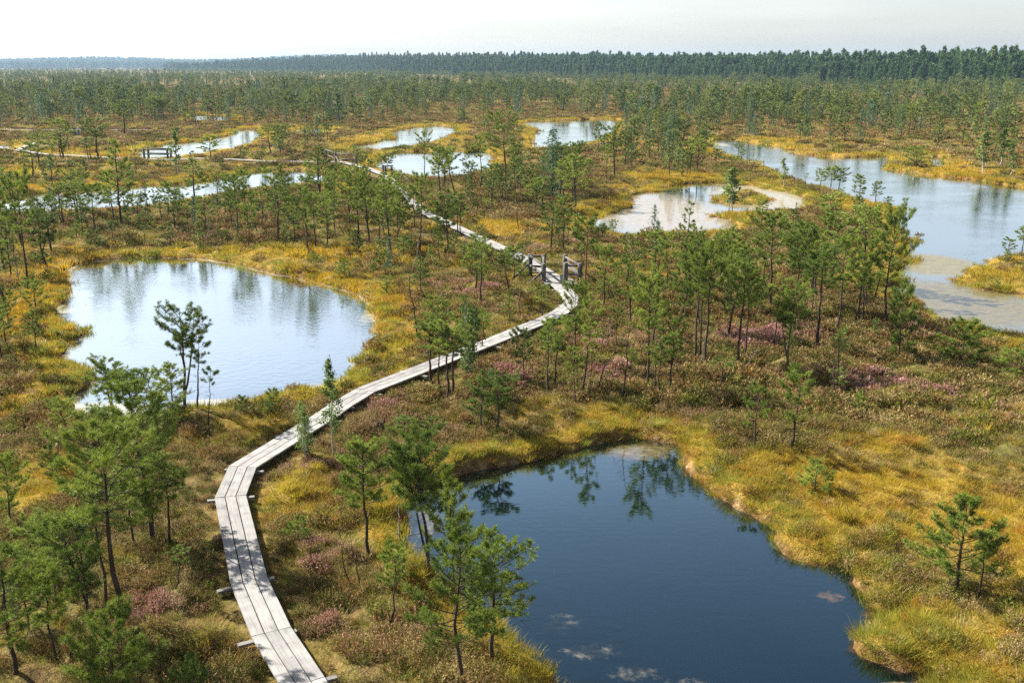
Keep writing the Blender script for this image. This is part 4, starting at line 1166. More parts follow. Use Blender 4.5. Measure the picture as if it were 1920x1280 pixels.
# fill zones: (polygon px, count, hmin, hmax, styles)
ZONES = [
    ([(1150, 535), (1300, 520), (1480, 520), (1640, 525), (1660, 575), (1560, 650), (1330, 690), (1180, 640)], 34, 2.4, 4.4),
    ([(560, 345), (640, 330), (735, 350), (790, 420), (740, 470), (600, 460)], 24, 2.8, 4.6),
    ([(800, 350), (1110, 330), (1150, 395), (1080, 405), (900, 395)], 28, 2.4, 4.4),
    ([(1100, 290), (1330, 285), (1330, 325), (1150, 360)], 26, 3.0, 5.2),
    ([(1120, 225), (1330, 235), (1320, 280), (1120, 290)], 30, 3.5, 5.5),
    ([(100, 395), (280, 390), (330, 410), (250, 440), (90, 440)], 14, 2.0, 3.4),
    ([(330, 400), (440, 380), (460, 450), (330, 450)], 9, 2.0, 3.6),
    ([(130, 395), (640, 400), (640, 475), (300, 470), (120, 450)], 16, 0.9, 2.3),
    ([(690, 480), (960, 480), (960, 600), (760, 600)], 12, 0.9, 2.4),
    ([(1200, 640), (1640, 600), (1700, 720), (1300, 760)], 9, 0.8, 2.2),
    ([(0, 300), (330, 305), (330, 340), (0, 350)], 10, 1.4, 3.0),
    ([(330, 300), (640, 308), (600, 320), (330, 330)], 8, 1.0, 2.4),
    ([(0, 400), (100, 410), (100, 500), (0, 640)], 13, 2.6, 4.6),
    ([(0, 600), (90, 620), (120, 780), (0, 900)], 12, 1.2, 2.8),
    ([(0, 860), (330, 900), (380, 1000), (0, 1100)], 7, 1.2, 2.6),
    ([(1340, 245), (1480, 268), (1660, 283), (1920, 310), (1920, 215), (1290, 205)], 150, 3.6, 5.8),
    ([(0, 240), (700, 235), (700, 190), (0, 190)], 130, 3.0, 5.4),
    ([(700, 232), (1120, 215), (1280, 220), (1280, 180), (700, 185)], 90, 3.2, 5.4),
    ([(440, 400), (560, 390), (640, 440), (600, 470), (440, 450)], 14, 2.6, 4.4),
    ([(1140, 430), (1300, 440), (1290, 480), (1140, 470)], 7, 1.0, 2.2),
    ([(640, 232), (880, 225), (960, 225), (950, 260), (880, 262)], 8, 2.4, 4.0),
    ([(1440, 400), (1640, 410), (1680, 440), (1600, 470), (1440, 440)], 9, 0.9, 2.2),
    ([(780, 520), (960, 500), (960, 560), (860, 600)], 7, 1.6, 3.0),
    ([(1120, 560), (1280, 560), (1300, 660), (1160, 640)], 10, 2.2, 4.0),
    ([(520, 270), (640, 255), (640, 295), (520, 295)], 9, 2.8, 4.2),
]


def in_poly(P, poly):
    return poly_sd(np.array([P]), np.array(poly, float))[0] < 0


STY = {  # style: (profile, crown base share)
    'flat': ('flat', .48), 'round': ('round', .30), 'cone': ('cone', .22), 'top': ('top', .62), 'bush': ('bush', .08), 'thin': ('top', .60), 'wisp': ('top', .72),
}
LIB = {}


def lib(style, lod, var):
    key = (style, lod, var)
    if key in LIB:
        return LIB[key]
    sd = hash(style) % 1 + sum(map(ord, style)) * 7 + var * 31 + (0 if lod == 'n' else 5)
    # prototypes are 4 m tall and 2 m wide; trees scale them
    near = lod == 'n'
    kk, L, nw = (26, .125, .0125) if near else (15, .145, .027)
    tw = 1.35 if near else 0.95
    nbm = 0.92 if near else 0.80
    hw = {'tallbare': (5.2, 2.7), 'hcone': (3.2, 2.4), 'hbush': (2.0, 2.6), 'hround': (4.2, 2.6), 'hflat': (3.6, 2.2), 'hero3': (4.4, 2.3), 'fork': (4.0, 2.3), 'sparse': (3.0, 1.7), 'thin': (4.0, 1.3), 'wisp': (3.6, 1.2), 'bush': (2.2, 2.0), 'cone': (4.2, 2.2),
          'top': (4.4, 2.0), 'flat': (4.2, 2.1), 'round': (3.8, 2.1), 'splay': (4.0, 2.2), 'redtop': (4.4, 2.0), 'redtop2': (6.0, 3.6), 'redwisp': (3.6, 1.0), 'hflat2': (2.4, 1.8), 'sparse2': (4.4, 1.8), 'hclump': (4.2, 2.4), 'hclump2': (4.4, 2.4)}[style]
    h, w = hw
    A = dict(nb=34, k=kk, L=L, nw=nw, twn=tw, dead=6)
    S = {
        'tallbare': dict(cb=.60, style='round', nb=38, dead=16, wander=.03), 'hcone': dict(cb=.26, style='cone', nb=44, dead=14), 'hbush': dict(cb=.12, style='bush', nb=44, dead=2), 'hround': dict(cb=.30, style='round', nb=50, dead=8),
        'hflat': dict(cb=.45, style='flat', nb=34, dead=8, wander=.05), 'hero3': dict(cb=.58, style='top', nb=22, fork=2, dead=6, twn=1.15), 'fork': dict(cb=.45, style='flat', nb=34, fork=1, wander=.05), 'sparse': dict(cb=.45, style='flat', nb=16, dead=8),
        'thin': dict(cb=.60, style='top', nb=17, dead=7, r0=.045), 'wisp': dict(cb=.74, style='top', nb=9, dead=6, r0=.04, wander=.05), 'bush': dict(cb=.10, style='bush', nb=36, dead=1), 'cone': dict(cb=.28, style='cone', nb=38, dead=8),
        'top': dict(cb=.64, style='top', nb=26, dead=9), 'flat': dict(cb=.54, style='flat', nb=30, dead=9), 'round': dict(cb=.38, style='round', nb=34, dead=8), 'splay': dict(cb=.60, style='top', nb=28, fork=1, dead=6), 'redtop': dict(cb=.64, style='top', nb=32, red=True),
        'hclump': dict(cb=.48, style='round', nb=50, dead=8, wander=.045), 'hclump2': dict(cb=.50, style='flat', nb=46, dead=8, fork=1, wander=.05),
        'redtop2': dict(cb=.45, style='flat', nb=42, red=True, dead=10), 'redwisp': dict(cb=.80, style='top', nb=8, red=True, dead=5, r0=.05, wander=.06), 'hflat2': dict(cb=.5, style='flat', nb=30, wander=.05), 'sparse2': dict(cb=.40, style='cone', nb=18, dead=8),
    }[style]
    A.update(S); A['nb'] = int(A['nb'] * nbm)
    LIB[key] = (pine(sd, h, w, **A), h, w)
    return LIB[key]


def lib_other(kind, lod, var):
    key = (kind, lod, var)
    if key in LIB:
        return LIB[key]
    near = lod == 'n'
    if kind == 'birch':
        LIB[key] = (birch(700 + var, 4.0, 1.3, .30, 26, 2200 if near else 900, .042 if near else .066), 4.0, 1.3)
    elif kind == 'birch2':
        LIB[key] = (birch(720 + var, 3.0, 1.6, .12, 26, 2600 if near else 1000, .042 if near else .06, stems=3), 3.0, 1.6)
    elif kind == 'spruce':
        LIB[key] = (spruce(740 + var, 5.5, 2.4, .06, 80, 9, .20, .04), 5.5, 2.4)
    elif kind == 'snag':
        LIB[key] = (snag(760 + var, 3.0, 1.2, 9, 'deadwood' if var % 2 else 'bark'), 3.0, 1.2)
    return LIB[key]


def measure(u, v, vt, wpx):
    x, y = unp(u, v, 0.28)
    d = ray(u, vt)
    zt = H + d[2] / d[1] * y
    dep = y * CT - (0.28 - H) * ST
    return x, y, max(0.4, zt - 0.28), wpx * dep / F, dep


cand = []
for t_ in TREES:
    kind, u, v, vt, wpx, style, lean, lab = t_
    x, y, h, w, dep = measure(u, v, vt, wpx)
    cand.append(dict(kind=kind, x=x, y=y, h=h, w=w, dep=dep, style=style, lean=lean, label=lab, u=u, v=v, traced=True))
rz_ = random.Random(3)
OPEN = [np.array(PONDS[k]['px'], float) for k in ('narrow_pond', 'winding_pond', 'bay_pond', 'alder_pond', 'far_lake', 'pale_pool', 'right_lake', 'round_pond')]
WPX = np.concatenate([np.linspace(a, b, 8) for w_ in (WALK_A[8:], WALK_B) for a, b in zip(np.array(w_[:-1], float), np.array(w_[1:], float))])

WPX = np.vstack([WPX, [(55, 203), (61, 203), (477, 205), (141, 250), (148, 250), (155, 248)]])


def hides(u, v, hp):
    """would a tree at this spot stand in the view of open water or of the boardwalk"""
    if ((abs(WPX[:, 0] - u) < hp * .24) & (WPX[:, 1] < v - hp * .3) & (WPX[:, 1] > v - hp)).any():
        return True
    q = np.array([(u, v - hp * .95), (u, v - hp * .7), (u - hp * .18, v - hp * .75), (u + hp * .18, v - hp * .75), (u, v - hp * .5)])
    return any((poly_sd(q, g) < 0).sum() >= 1 for g in OPEN)


placed = [(c['x'], c['y']) for c in cand]
for poly, cnt, h0, h1 in ZONES:
    us = [p[0] for p in poly]; vs = [p[1] for p in poly]
    done = 0; tries = 0
    gp = [tuple(unp(a, b, .28)) for a, b in poly]
    gx = [p[0] for p in gp]; gy = [p[1] for p in gp]
    while done < cnt and tries < cnt * 60:
        tries += 1
        x = rz_.uniform(min(gx), max(gx)); y = rz_.uniform(min(gy), max(gy))
        if not in_poly((x, y), gp):
            continue
        if sdf([x], [y])[0] < 0.8 or walk_dist([x], [y])[0] < 1.4:
            continue
        if any((x - a) ** 2 + (y - b) ** 2 < (1.9 if y < 80 else 1.4) ** 2 for a, b in placed):
            continue
        if vnoise(x / 9.0, y / 9.0, 555) < 0.33:
            continue
        u, v, dep = proj(x, y, .28)
        h = rz_.uniform(h0, h1) * (0.70 + 0.42 * rz_.random())
        if hides(float(u), float(v), h * F / float(dep)) and rz_.random() < 0.88:
            continue
        placed.append((x, y))
        st = rz_.choice(['flat', 'flat', 'top', 'top', 'round', 'cone', 'thin', 'thin', 'fork', 'sparse2', 'wisp'])
        cand.append(dict(kind='pine', x=x, y=y, h=h, w=h * {'flat': .5, 'top': .45, 'round': .52, 'cone': .46, 'thin': .3, 'fork': .48, 'sparse2': .42, 'wisp': .28}[st] * rz_.uniform(.8, 1.25), dep=float(dep), style=st, lean=rz_.gauss(0, .065), label=None, u=float(u), v=float(v), traced=False))
        done += 1

# little seedling shrubs
for _ in range(400):
    r = math.sqrt(rz_.uniform(20 ** 2, 75 ** 2)); a = R(rz_.uniform(-27, 27))
    x, y = r * math.sin(a), r * math.cos(a)
    if sum(1 for c in cand if c['kind'] == 'seedling') >= 60:
        break
    if sdf([x], [y])[0] < 0.9 or walk_dist([x], [y])[0] < 1.1:
        continue
    u, v, dep = proj(x, y, .28)
    if not (5 < u < 1915 and v < 1270):
        continue
    h = rz_.uniform(.45, 1.1)
    cand.append(dict(kind='seedling', x=x, y=y, h=h, w=h * rz_.uniform(.7, 1.2), dep=float(dep), style='bush', lean=0, label=None, u=float(u), v=float(v), traced=False))

for _ in range(300):
    if sum(1 for c in cand if c['kind'] == 'snag' and not c['traced']) >= 16:
        break
    u, v = rz_.uniform(20, 1900), rz_.uniform(330, 760)
    x, y = unp(u, v, .28)
    h = rz_.uniform(1.2, 3.4); dep = y * CT + 11.7 * ST
    if sdf([x], [y])[0] < .8 or walk_dist([x], [y])[0] < 1.3 or hides(u, v, h * F / dep) or min((x - a) ** 2 + (y - b) ** 2 for a, b in placed) < 1.0:
        continue
    cand.append(dict(kind='snag', x=x, y=y, h=h, w=h * .38, dep=float(dep), style='snag', lean=rz_.gauss(0, .12), label=None, u=u, v=v, traced=False))

pines = [c for c in cand if c['kind'] == 'pine']
pines.sort(key=lambda c: (not c['traced'], -c['h'] / c['dep']))
MAXP = 300
extra = pines[MAXP:]
keep_ids = {id(c) for c in pines[:MAXP]}
things = [c for c in cand if c['kind'] != 'pine' or id(c) in keep_ids]

# ---- labels: nearest landmark, rank from the left among the same kind there
ANCH = [
    ("at the left edge of the bog below the round pond", 40, 1000), ("left of the boardwalk's bottom end", 230, 1150), ("between round pond and boardwalk bend", 300, 850), ("on the round pond's near bank", 350, 770),
    ("on the round pond's left bank", 70, 620), ("at the left edge above the round pond", 40, 460), ("behind the round pond's far bank, left part", 180, 430), ("behind the round pond's far bank, middle", 330, 420), ("behind the round pond's far bank, right part", 510, 440),
    ("between round pond and the boardwalk's long straight", 690, 520), ("on the heath right of the round pond", 840, 560), ("in the clump before the boardwalk", 840, 720), ("between boardwalk and dark pond", 950, 780), ("below the boardwalk's curve under the platform", 1070, 700),
    ("left of the wooden platform", 970, 550), ("right of the wooden platform", 1140, 520), ("in the left part of the right grove", 1230, 560), ("in the middle of the right grove", 1380, 570), ("in the right part of the right grove", 1520, 540), ("at the front of the right grove, left half", 1250, 700), ("at the front of the right grove, right half", 1430, 690),
    ("beside the weedy channel on the right", 1650, 580), ("on the brown heath at the right", 1750, 720), ("on the golden bank right of the dark pond", 1700, 1000), ("on the golden grass above the dark pond", 1450, 840), ("left of the dark pond", 760, 1080), ("at the lower left of the dark pond", 890, 1240),
    ("along the narrow pond's far bank, left half", 100, 320), ("along the narrow pond's far bank, right half", 400, 310), ("along the narrow pond's near bank", 330, 400), ("at the narrow pond's right end", 600, 400), ("in the grove left of the long straight boardwalk", 690, 420), ("in the grove right of the long straight boardwalk", 830, 410),
    ("around the middle pond", 770, 310), ("in front of the far lake", 930, 340), ("in the middle grove under the pale spruce", 1050, 370), ("in the middle grove's right side", 1130, 330), ("between far lake and pale pool", 1230, 320), ("between far lake and right lake's tip", 1230, 260), ("below the pale pool", 1120, 450), ("below the pale pool's right half", 1300, 460),
    ("on the peninsula left of the right lake", 1590, 380), ("on the peninsula's base by the pale pool", 1470, 420), ("on the strip between pale pool and right lake", 1400, 320), ("beyond the right lake's left tip", 1400, 250), ("beyond the right lake, middle part", 1560, 265), ("beyond the right lake, right part", 1720, 275), ("beyond the right lake at the far right edge", 1880, 280),
    ("far back at the left edge", 40, 215), ("far back behind the two walkers", 150, 220), ("far back above the winding pond's left end", 280, 230), ("far back above the winding pond", 430, 225), ("far back right of the winding pond", 560, 250), ("far back left of the bay pond", 650, 225), ("far back above the bay pond", 800, 215), ("far back left of the far lake", 930, 225), ("far back above the far lake", 1070, 205), ("far back right of the far lake", 1220, 205),
    ("above the winding pond by the far walkway", 150, 270), ("on the right bank by the right lake", 1900, 470), ("left above the winding pond's railing", 230, 270),
]
ORD = ['first', 'second', 'third', 'fourth', 'fifth', 'sixth', 'seventh', 'eighth', 'ninth', 'tenth', 'eleventh', 'twelfth', 'thirteenth', 'fourteenth', 'fifteenth', 'sixteenth', 'seventeenth', 'eighteenth', 'nineteenth', 'twentieth']
ORD += ['twenty-' + o for o in ORD[:9]] + ['thirtieth'] + ['thirty-' + o for o in ORD[:9]]
cells = {}
for c in things:
    if c['label']:
        continue
    k = min(range(len(ANCH)), key=lambda i: ((ANCH[i][1] - c['u']) ** 2 + ((ANCH[i][2] - c['v']) * 2.2) ** 2))
    cells.setdefault((k, c['kind']), []).append(c)
DESC = {'flat': 'flat-topped', 'round': 'round-crowned', 'cone': 'pointed', 'top': 'high-crowned', 'thin': 'slim', 'wisp': 'almost bare', 'bush': 'bushy', 'fork': 'fork-stemmed', 'sparse2': 'sparse', 'hflat': 'flat-topped', 'hround': 'round-crowned'}
for (k, kd), L_ in cells.items():
    L_.sort(key=lambda c: c['u'])
    for i, c in enumerate(L_):
        size = 'tall' if c['h'] > 4.4 else 'middling' if c['h'] > 3.0 else 'small'
        noun = {'pine': 'pine', 'seedling': 'pine seedling', 'snag': 'dead tree', 'birch': 'birch', 'spruce': 'spruce', 'shrub': 'bush'}[kd]
        if kd == 'seedling':
            size = 'low'; ds = 'green'
        else:
            ds = DESC.get(c['style'], 'leafless' if kd == 'snag' else 'green')
        if len(L_) == 1:
            c['label'] = f"{size} {ds} {noun} {ANCH[k][0]}"
        else:
            pl = {'birch': 'birches', 'bush': 'bushes'}.get(noun, noun + 's')
            c['label'] = f"{size} {ds} {noun}, {ORD[min(i, len(ORD) - 1)]} from left {ANCH[k][0]}"
            if len(c['label'].split()) > 15:
                c['label'] = f"{ds} {noun}, {ORD[min(i, len(ORD) - 1)]} from left {ANCH[k][0]}" if kd != 'seedling' else f"{noun}, {ORD[min(i, len(ORD) - 1)]} from left {ANCH[k][0]}"

NAME = {'pine': 'pine_tree', 'birch': 'birch_tree', 'spruce': 'spruce_tree', 'snag': 'dead_tree', 'shrub': 'pine_shrub', 'seedling': 'pine_seedling'}
CAT = {'pine': 'pine tree', 'birch': 'birch tree', 'spruce': 'spruce tree', 'snag': 'dead tree', 'shrub': 'shrub', 'seedling': 'seedling'}
GRP = {'pine': 'bog pines', 'birch': 'birches on the bog', 'spruce': 'spruces on the bog', 'snag': 'dead trees on the bog', 'shrub': 'low shrubs on the bog', 'seedling': 'pine seedlings on the bog'}
zz_ = ground_z([c['x'] for c in things], [c['y'] for c in things])
for i, c in enumerate(things):
    lod = 'n' if c['dep'] < 48 else 'm'
    kd = c['kind']; var = (i * 7 + int(c['u'])) % (5 if kd == 'pine' else 2)
    st = c['style']
    if kd == 'pine':
        if st in ('tallbare', 'hcone', 'hround', 'hflat', 'hero3', 'fork', 'hbush', 'sparse', 'hclump', 'hclump2'):
            var = i % 4 if lod == 'n' else i % 2
        (tm, cm), h0, w0 = lib(st, lod, var)
    elif kd in ('shrub', 'seedling'):
        (tm, cm), h0, w0 = lib('bush', lod, var)
    else:
        (tm, cm), h0, w0 = lib_other(st, lod, i % 3)
    e = empty(NAME[kd], (c['x'], c['y'], float(zz_[i]) - 0.02), rz_.random() * 6.28 if abs(c['lean']) < .02 else 0, c['label'], CAT[kd], GRP[kd])
    sz = c['h'] / h0
    sx = min(max(c['w'] / w0 * (1.04 if lod == 'n' else 1.18), sz * .5), sz * 1.8)
    e.scale = (sx, sx, sz)
    if abs(c['lean']) >= .02:
        e.rotation_euler = (0, math.atan(c['lean']), 0)
    ob('trunk', tm, e)
    if kd == 'snag':
        for lm in cm:
            ob('limb', lm, e)
    else:
        ob('crown', cm, e)


# ------------------------------------------------------------------ distant pines and forest (uncountable): one object each
def joined(name, pair, far_mat=None):
    tm, cm = pair
    V1 = np.empty(len(tm.vertices) * 3, np.float32); tm.vertices.foreach_get('co', V1)
    V2 = np.empty(len(cm.vertices) * 3, np.float32); cm.vertices.foreach_get('co', V2)
    V1 = V1.reshape(-1, 3); V2 = V2.reshape(-1, 3)
    f3 = [tuple(p.vertices) for p in tm.polygons if p.loop_total == 3]; f4 = [tuple(p.vertices) for p in tm.polygons if p.loop_total == 4]
    c = [tuple(p.vertices) for p in cm.polygons]
    c = np.array(c) + len(V1)
    fs = []
    mi = []
    for f, m_ in ((np.array(f3), 0), (np.array(f4), 0), (c, 1)):
        if len(f):
            fs.append(f); mi += [m_] * len(f)
    me = mesh_np(name, np.vstack([V1, V2]), fs, [M['bark'], far_mat or M['needle_far']], mi)
    return proto(name, me)


FARP = []
for i in range(6):
    st, cb = [('flat', .42), ('round', .3), ('top', .52), ('cone', .22), ('flat', .5), ('round', .36)][i]
    FARP.append(joined('far_pine', pine(900 + i, 4.4, 2.5, cb, st, 20, 6, .34, .10, .40, dead=2)))
FARB = [joined('far_birch', birch(930 + i, 4.4, 1.6, .2, 14, 260, .10), M['birch_leaf']) for i in range(2)]
FARS = [joined('far_spruce', spruce(940 + i, 5.0, 1.7, .05, 40, 6, .34, .08), M['needle_pale']) for i in range(2)]


def far_scatter():
    X, Y, Hh = [], [], []
    for c in extra:
        X.append(c['x']); Y.append(c['y']); Hh.append(c['h'])
    X = np.array(X); Y = np.array(Y); Hh = np.array(Hh)
    for r0, r1, dens in ((140, 240, 0.046), (240, 330, 0.072), (330, 640, 0.060), (640, 1200, 0.034), (1200, 2600, 0.010)):
        x, y = rand_pts(r0, r1, dens, 40)
        u = 960 + F * x / y
        r = np.hypot(x, y)
        s = sdf(x, y)
        if r1 <= 330:
            sel = (u > 1290) | (rng.random(len(x)) < .62)
            x, y, u, r, s = x[sel], y[sel], u[sel], r[sel], s[sel]
        cl = fbm(x / 28, y / 28, 777, 3)
        ok = (s > 1.0) & (r < edge_d(u) + 30) & (rng.random(len(x)) < np.clip((cl - 0.40) * 5.0, 0.035, 1)) & (walk_dist(x, y) > 2.0)
        # keep clear of the mid zone already planted with individual trees
        v = 122 + H / np.maximum(y, 1) * F
        ok &= v < np.where(u < 1290, np.where(u < 700, 232, 215), 238)
        ok &= ~((np.abs(u - 58) < 10) & (v > 205) & (v < 250)) & ~((np.abs(u - 477) < 12) & (v > 208) & (v < 240)) & ~((np.abs(u - 148) < 14) & (v > 250) & (v < 275))
        x, y = x[ok], y[ok]
        X = np.concatenate([X, x]); Y = np.concatenate([Y, y])
        Hh = np.concatenate([Hh, rng.uniform(1.4, 5.4, len(x)) * (0.45 + 1.05 * fbm(x / 30, y / 30, 99, 2))])
    n = len(X)
    Z = ground_z(X, Y)
    vid = rng.integers(0, 6, n)
    k = rng.random(n)
    vid = np.where(k < .10, rng.integers(6, 8, n), np.where(k < .26, rng.integers(8, 10, n), vid))
    sc = Hh / 4.4
    wid = sc * rng.uniform(.8, 1.2, n)
    rot = np.stack([np.zeros(n), np.zeros(n), rng.random(n) * 6.28], 1)
    scatter('distant_trees', np.stack([X, Y, Z - .05], 1), rot, np.stack([wid, wid, sc], 1), vid, FARP + FARB + FARS, {})


far_scatter()

FORS = [joined('forest_spruce', spruce(960 + i, 20, 4.0 + .5 * i, .03, 64, 7, 1.15, .5, 'wood_forest'), M['wood_forest']) for i in range(4)]
FORP = [joined('forest_pine', pine(970 + i, 18, 6.0, .25, 'round', 26, 8, 1.5, .6, .16, dead=0), M['wood_forest']) for i in range(3)]


def forest():
    X, Y, S = [], [], []
    # belt along the forest edge
    n = 14000
    u = rng.uniform(330, 2250, n)
    de = edge_d(u)
    depth = rng.random(n) ** 1.6 * np.clip(de * 0.32, 180, 520)
    ang_ = (u - 960) / F
    yy = (de + depth) / np.sqrt(1 + ang_ ** 2); xx = yy * ang_
    fade = np.clip((u - 330) / 260, 0.12, 1)
    ok = rng.random(n) < fade * np.clip(de / 1500 + .45, .5, 1.3)
    X.append(xx[ok]); Y.append(yy[ok]); S.append(np.where(depth[ok] < 25, .72, 1.0) * rng.uniform(.52, 1.0, ok.sum()) * (0.9 + 0.25 * rng.random(ok.sum()) ** 3))
    # far ridge on the left and behind everything
    n = 12000
    a = R(1) * rng.uniform(-50, 33, n); r = rng.uniform(3700, 5300, n)
    keep = a < R(6)
    X.append((r * np.sin(a))[keep]); Y.append((r * np.cos(a))[keep]); S.append(rng.uniform(.8, 1.25, keep.sum()))
    X = np.concatenate(X); Y = np.concatenate(Y); S = np.concatenate(S)
    n = len(X)
    far = np.hypot(X, Y) > 3500
    Z = ground_z(X, Y)
    vid = np.where(rng.random(n) < .66, rng.integers(0, 4, n), rng.integers(4, 7, n))
    wid = S * np.where(far, 3.2, rng.uniform(.85, 1.25, n))
    rot = np.stack([np.zeros(n), np.zeros(n), rng.random(n) * 6.28], 1)
    scatter('forest', np.stack([X, Y, Z - .3], 1), rot, np.stack([wid, wid, S], 1), vid, FORS + FORP, {})


forest()

# ------------------------------------------------------------------ boardwalks
PLW, GAP = 0.258, 0.028


def plank_mesh(a0, a1, b0, b1, z0, z1, th=0.05):
    """quad prism: a0,a1 start left/right, b0,b1 end left/right (xy)"""
    V = []
    for z in (-th, 0):
        for p, zz in ((a0, z0), (a1, z0), (b1, z1), (b0, z1)):
            V.append((p[0], p[1], zz + z))
    V = np.array(V)
    Fq = np.array([(3, 2, 1, 0), (4, 5, 6, 7), (0, 1, 5, 4), (1, 2, 6, 5), (2, 3, 7, 6), (3, 0, 4, 7)])
    me = mesh_np('plank', V, Fq, [M['plank']])
    uv = me.uv_layers.new(name='UVMap')
    d = (np.array(b0) + b1 - a0 - a1) / 2; d = d / (np.linalg.norm(d) + 1e-9); s = np.array([-d[1], d[0]])
    off = rz_.random() * 40
    co = np.array([(V[l.vertex_index][:2] @ d + off, V[l.vertex_index][:2] @ s + V[l.vertex_index][2] + off) for l in me.loops], np.float32)
    uv.data.foreach_set('uv', co.ravel())
    return me


def boardwalk(px, name, label, maxlen, beam_len=1.28, crossbeams=True):
    P = gline(px)
    pts = [P[0]]
    for a, b in zip(P[:-1], P[1:]):
        n = max(1, int(round(np.linalg.norm(b - a) / maxlen)))
        for k in range(1, n + 1):
            pts.append(a + (b - a) * k / n)
    P = np.array(pts)
    root = empty(name, (*P[len(P) // 2], 0.25), 0, label, 'boardwalk', None)
    O = np.array([P[len(P) // 2][0], P[len(P) // 2][1]])
    D = np.diff(P, axis=0); D /= np.linalg.norm(D, axis=1)[:, None]
    Nn = np.stack([-D[:, 1], D[:, 0]], 1)
    B = []
    for i in range(len(P)):
        if i == 0: m = Nn[0]
        elif i == len(P) - 1: m = Nn[-1]
        else:
            m = Nn[i - 1] + Nn[i]; m /= np.linalg.norm(m); m = m / max(.5, m @ Nn[i])
        B.append(m)
    tot = 3 * PLW + 2 * GAP
    for i in range(len(D)):
        for j in range(3):
            o0 = tot / 2 - j * (PLW + GAP); o1 = o0 - PLW
            e = D[i] * rz_.uniform(0.003, 0.016)
            zj = [rz_.uniform(-.006, .006) for _ in range(2)]
            a0 = P[i] + B[i] * o0 + e - O; a1 = P[i] + B[i] * o1 + e - O; b0 = P[i + 1] + B[i + 1] * o0 - e - O; b1 = P[i + 1] + B[i + 1] * o1 - e - O
            ob('plank', plank_mesh(a0, a1, b0, b1, WZ - .25 + zj[0], WZ - .25 + zj[1]), root)
    if crossbeams:
        for i in range(len(P)):
            m = B[i] / np.linalg.norm(B[i])
            ang_b = math.atan2(m[1], m[0]) + rz_.gauss(0, .05)
            bm = MB(); sh = rz_.uniform(-.12, .12)
            bm.box((0, 0, 0), beam_len / 2 * rz_.uniform(.85, 1.1), .06, .035)
            me = bm.mesh('crossbeam', M['beam'], False)
            uv = me.uv_layers.new(name='UVMap')
            co = np.array([(me.vertices[l.vertex_index].co[0], me.vertices[l.vertex_index].co[1]) for l in me.loops], np.float32); uv.data.foreach_set('uv', co.ravel())
            c = ob('crossbeam', me, root)
            c.location = (*(P[i] + m * sh + D[min(i, len(D) - 1)] * rz_.uniform(-.05, .1) - O), WZ - .25 - .097 - rz_.uniform(0, .04))
            c.rotation_euler = (0, 0, ang_b)
    return root


boardwalk(WALK_A, 'boardwalk', 'pale grey three-plank boardwalk winding up from the bottom edge to the wooden platform', 5.5)
boardwalk(WALK_B, 'boardwalk', 'pale boardwalk running on from behind the wooden platform past the middle pond', 9.0)
boardwalk(WALK_C, 'boardwalk', 'distant pale walkway line among pines at the left, with walkers on it', 9.0, crossbeams=False)
boardwalk(WALK_D, 'boardwalk', 'short glimpse of distant walkway beside a lone dark-clad walker', 9.0, crossbeams=False)
boardwalk(WALK_E, 'boardwalk', 'short bright walkway end turning uphill near the left edge', 9.0, crossbeams=False)


# platform between the rails
def platform():
    q = [unp(u, v, WZ) for u, v in ((1021, 532), (1083, 532), (1064, 515), (1012, 514))]
    c = sum(q) / 4
    root = empty('wooden_platform', (c[0], c[1], .25), 0, 'small plank platform in the boardwalk between the two post-and-rail frames', 'platform')
    n = 7
    for i in range(n):
        t0 = i / n; t1 = (i + 1) / n - .02
        a0 = q[0] + (q[3] - q[0]) * t0 - c; a1 = q[0] + (q[3] - q[0]) * t1 - c; b0 = q[1] + (q[2] - q[1]) * t0 - c; b1 = q[1] + (q[2] - q[1]) * t1 - c
        ob('plank', plank_mesh(a1, a0, b1, b0, WZ - .25 + .008, WZ - .25 + .008), root)
    m = MB()
    d = (q[1] - q[0]); L = np.linalg.norm(d)
    m.box((*((q[0] + q[1]) / 2 - c), .12), L / 2 + .1, .07, .09, math.atan2(d[1], d[0]))
    me = m.mesh('front_beam', M['post'], False); ob('front_beam', me, root)


platform()


def rail_frame(posts, rails, braces, label, ph=1.3, pr=.14, group='post-and-rail frames along the boardwalk'):
    """posts: [(u,v)], rails: [(i,j,height share)], braces: [(i, height share, (u,v))]"""
    G = [unp(u, v, .25) for u, v in posts]
    c = sum(G) / len(G)
    root = empty('railing', (c[0], c[1], .2), 0, label, 'railing', group)
    def p3(i, f): return np.array([*(G[i] - c), f * ph])
    for g in G:
        m = MB()
        k = g - c
        m.tube([(k[0], k[1], -.35), (k[0], k[1], ph * .5), (k[0], k[1], ph - .03), (k[0], k[1], ph)], [pr, pr, pr, pr * .75], 10)
        ob('post', m.mesh('post', M['post']), root)
    for i, j, f in rails:
        m = MB(); a, b = p3(i, f), p3(j, f); d = (b - a) / np.linalg.norm(b - a)
        m.tube([a - d * .16, (a + b) / 2, b + d * .16], .068, 8)
        ob('rail', m.mesh('rail', M['post']), root)
    for i, f, (u, v) in braces:
        e = unp(u, v, .25) - c
        m = MB(); m.tube([p3(i, f), np.array([*e, .0])], .062, 8)
        ob('brace', m.mesh('brace', M['post']), root)


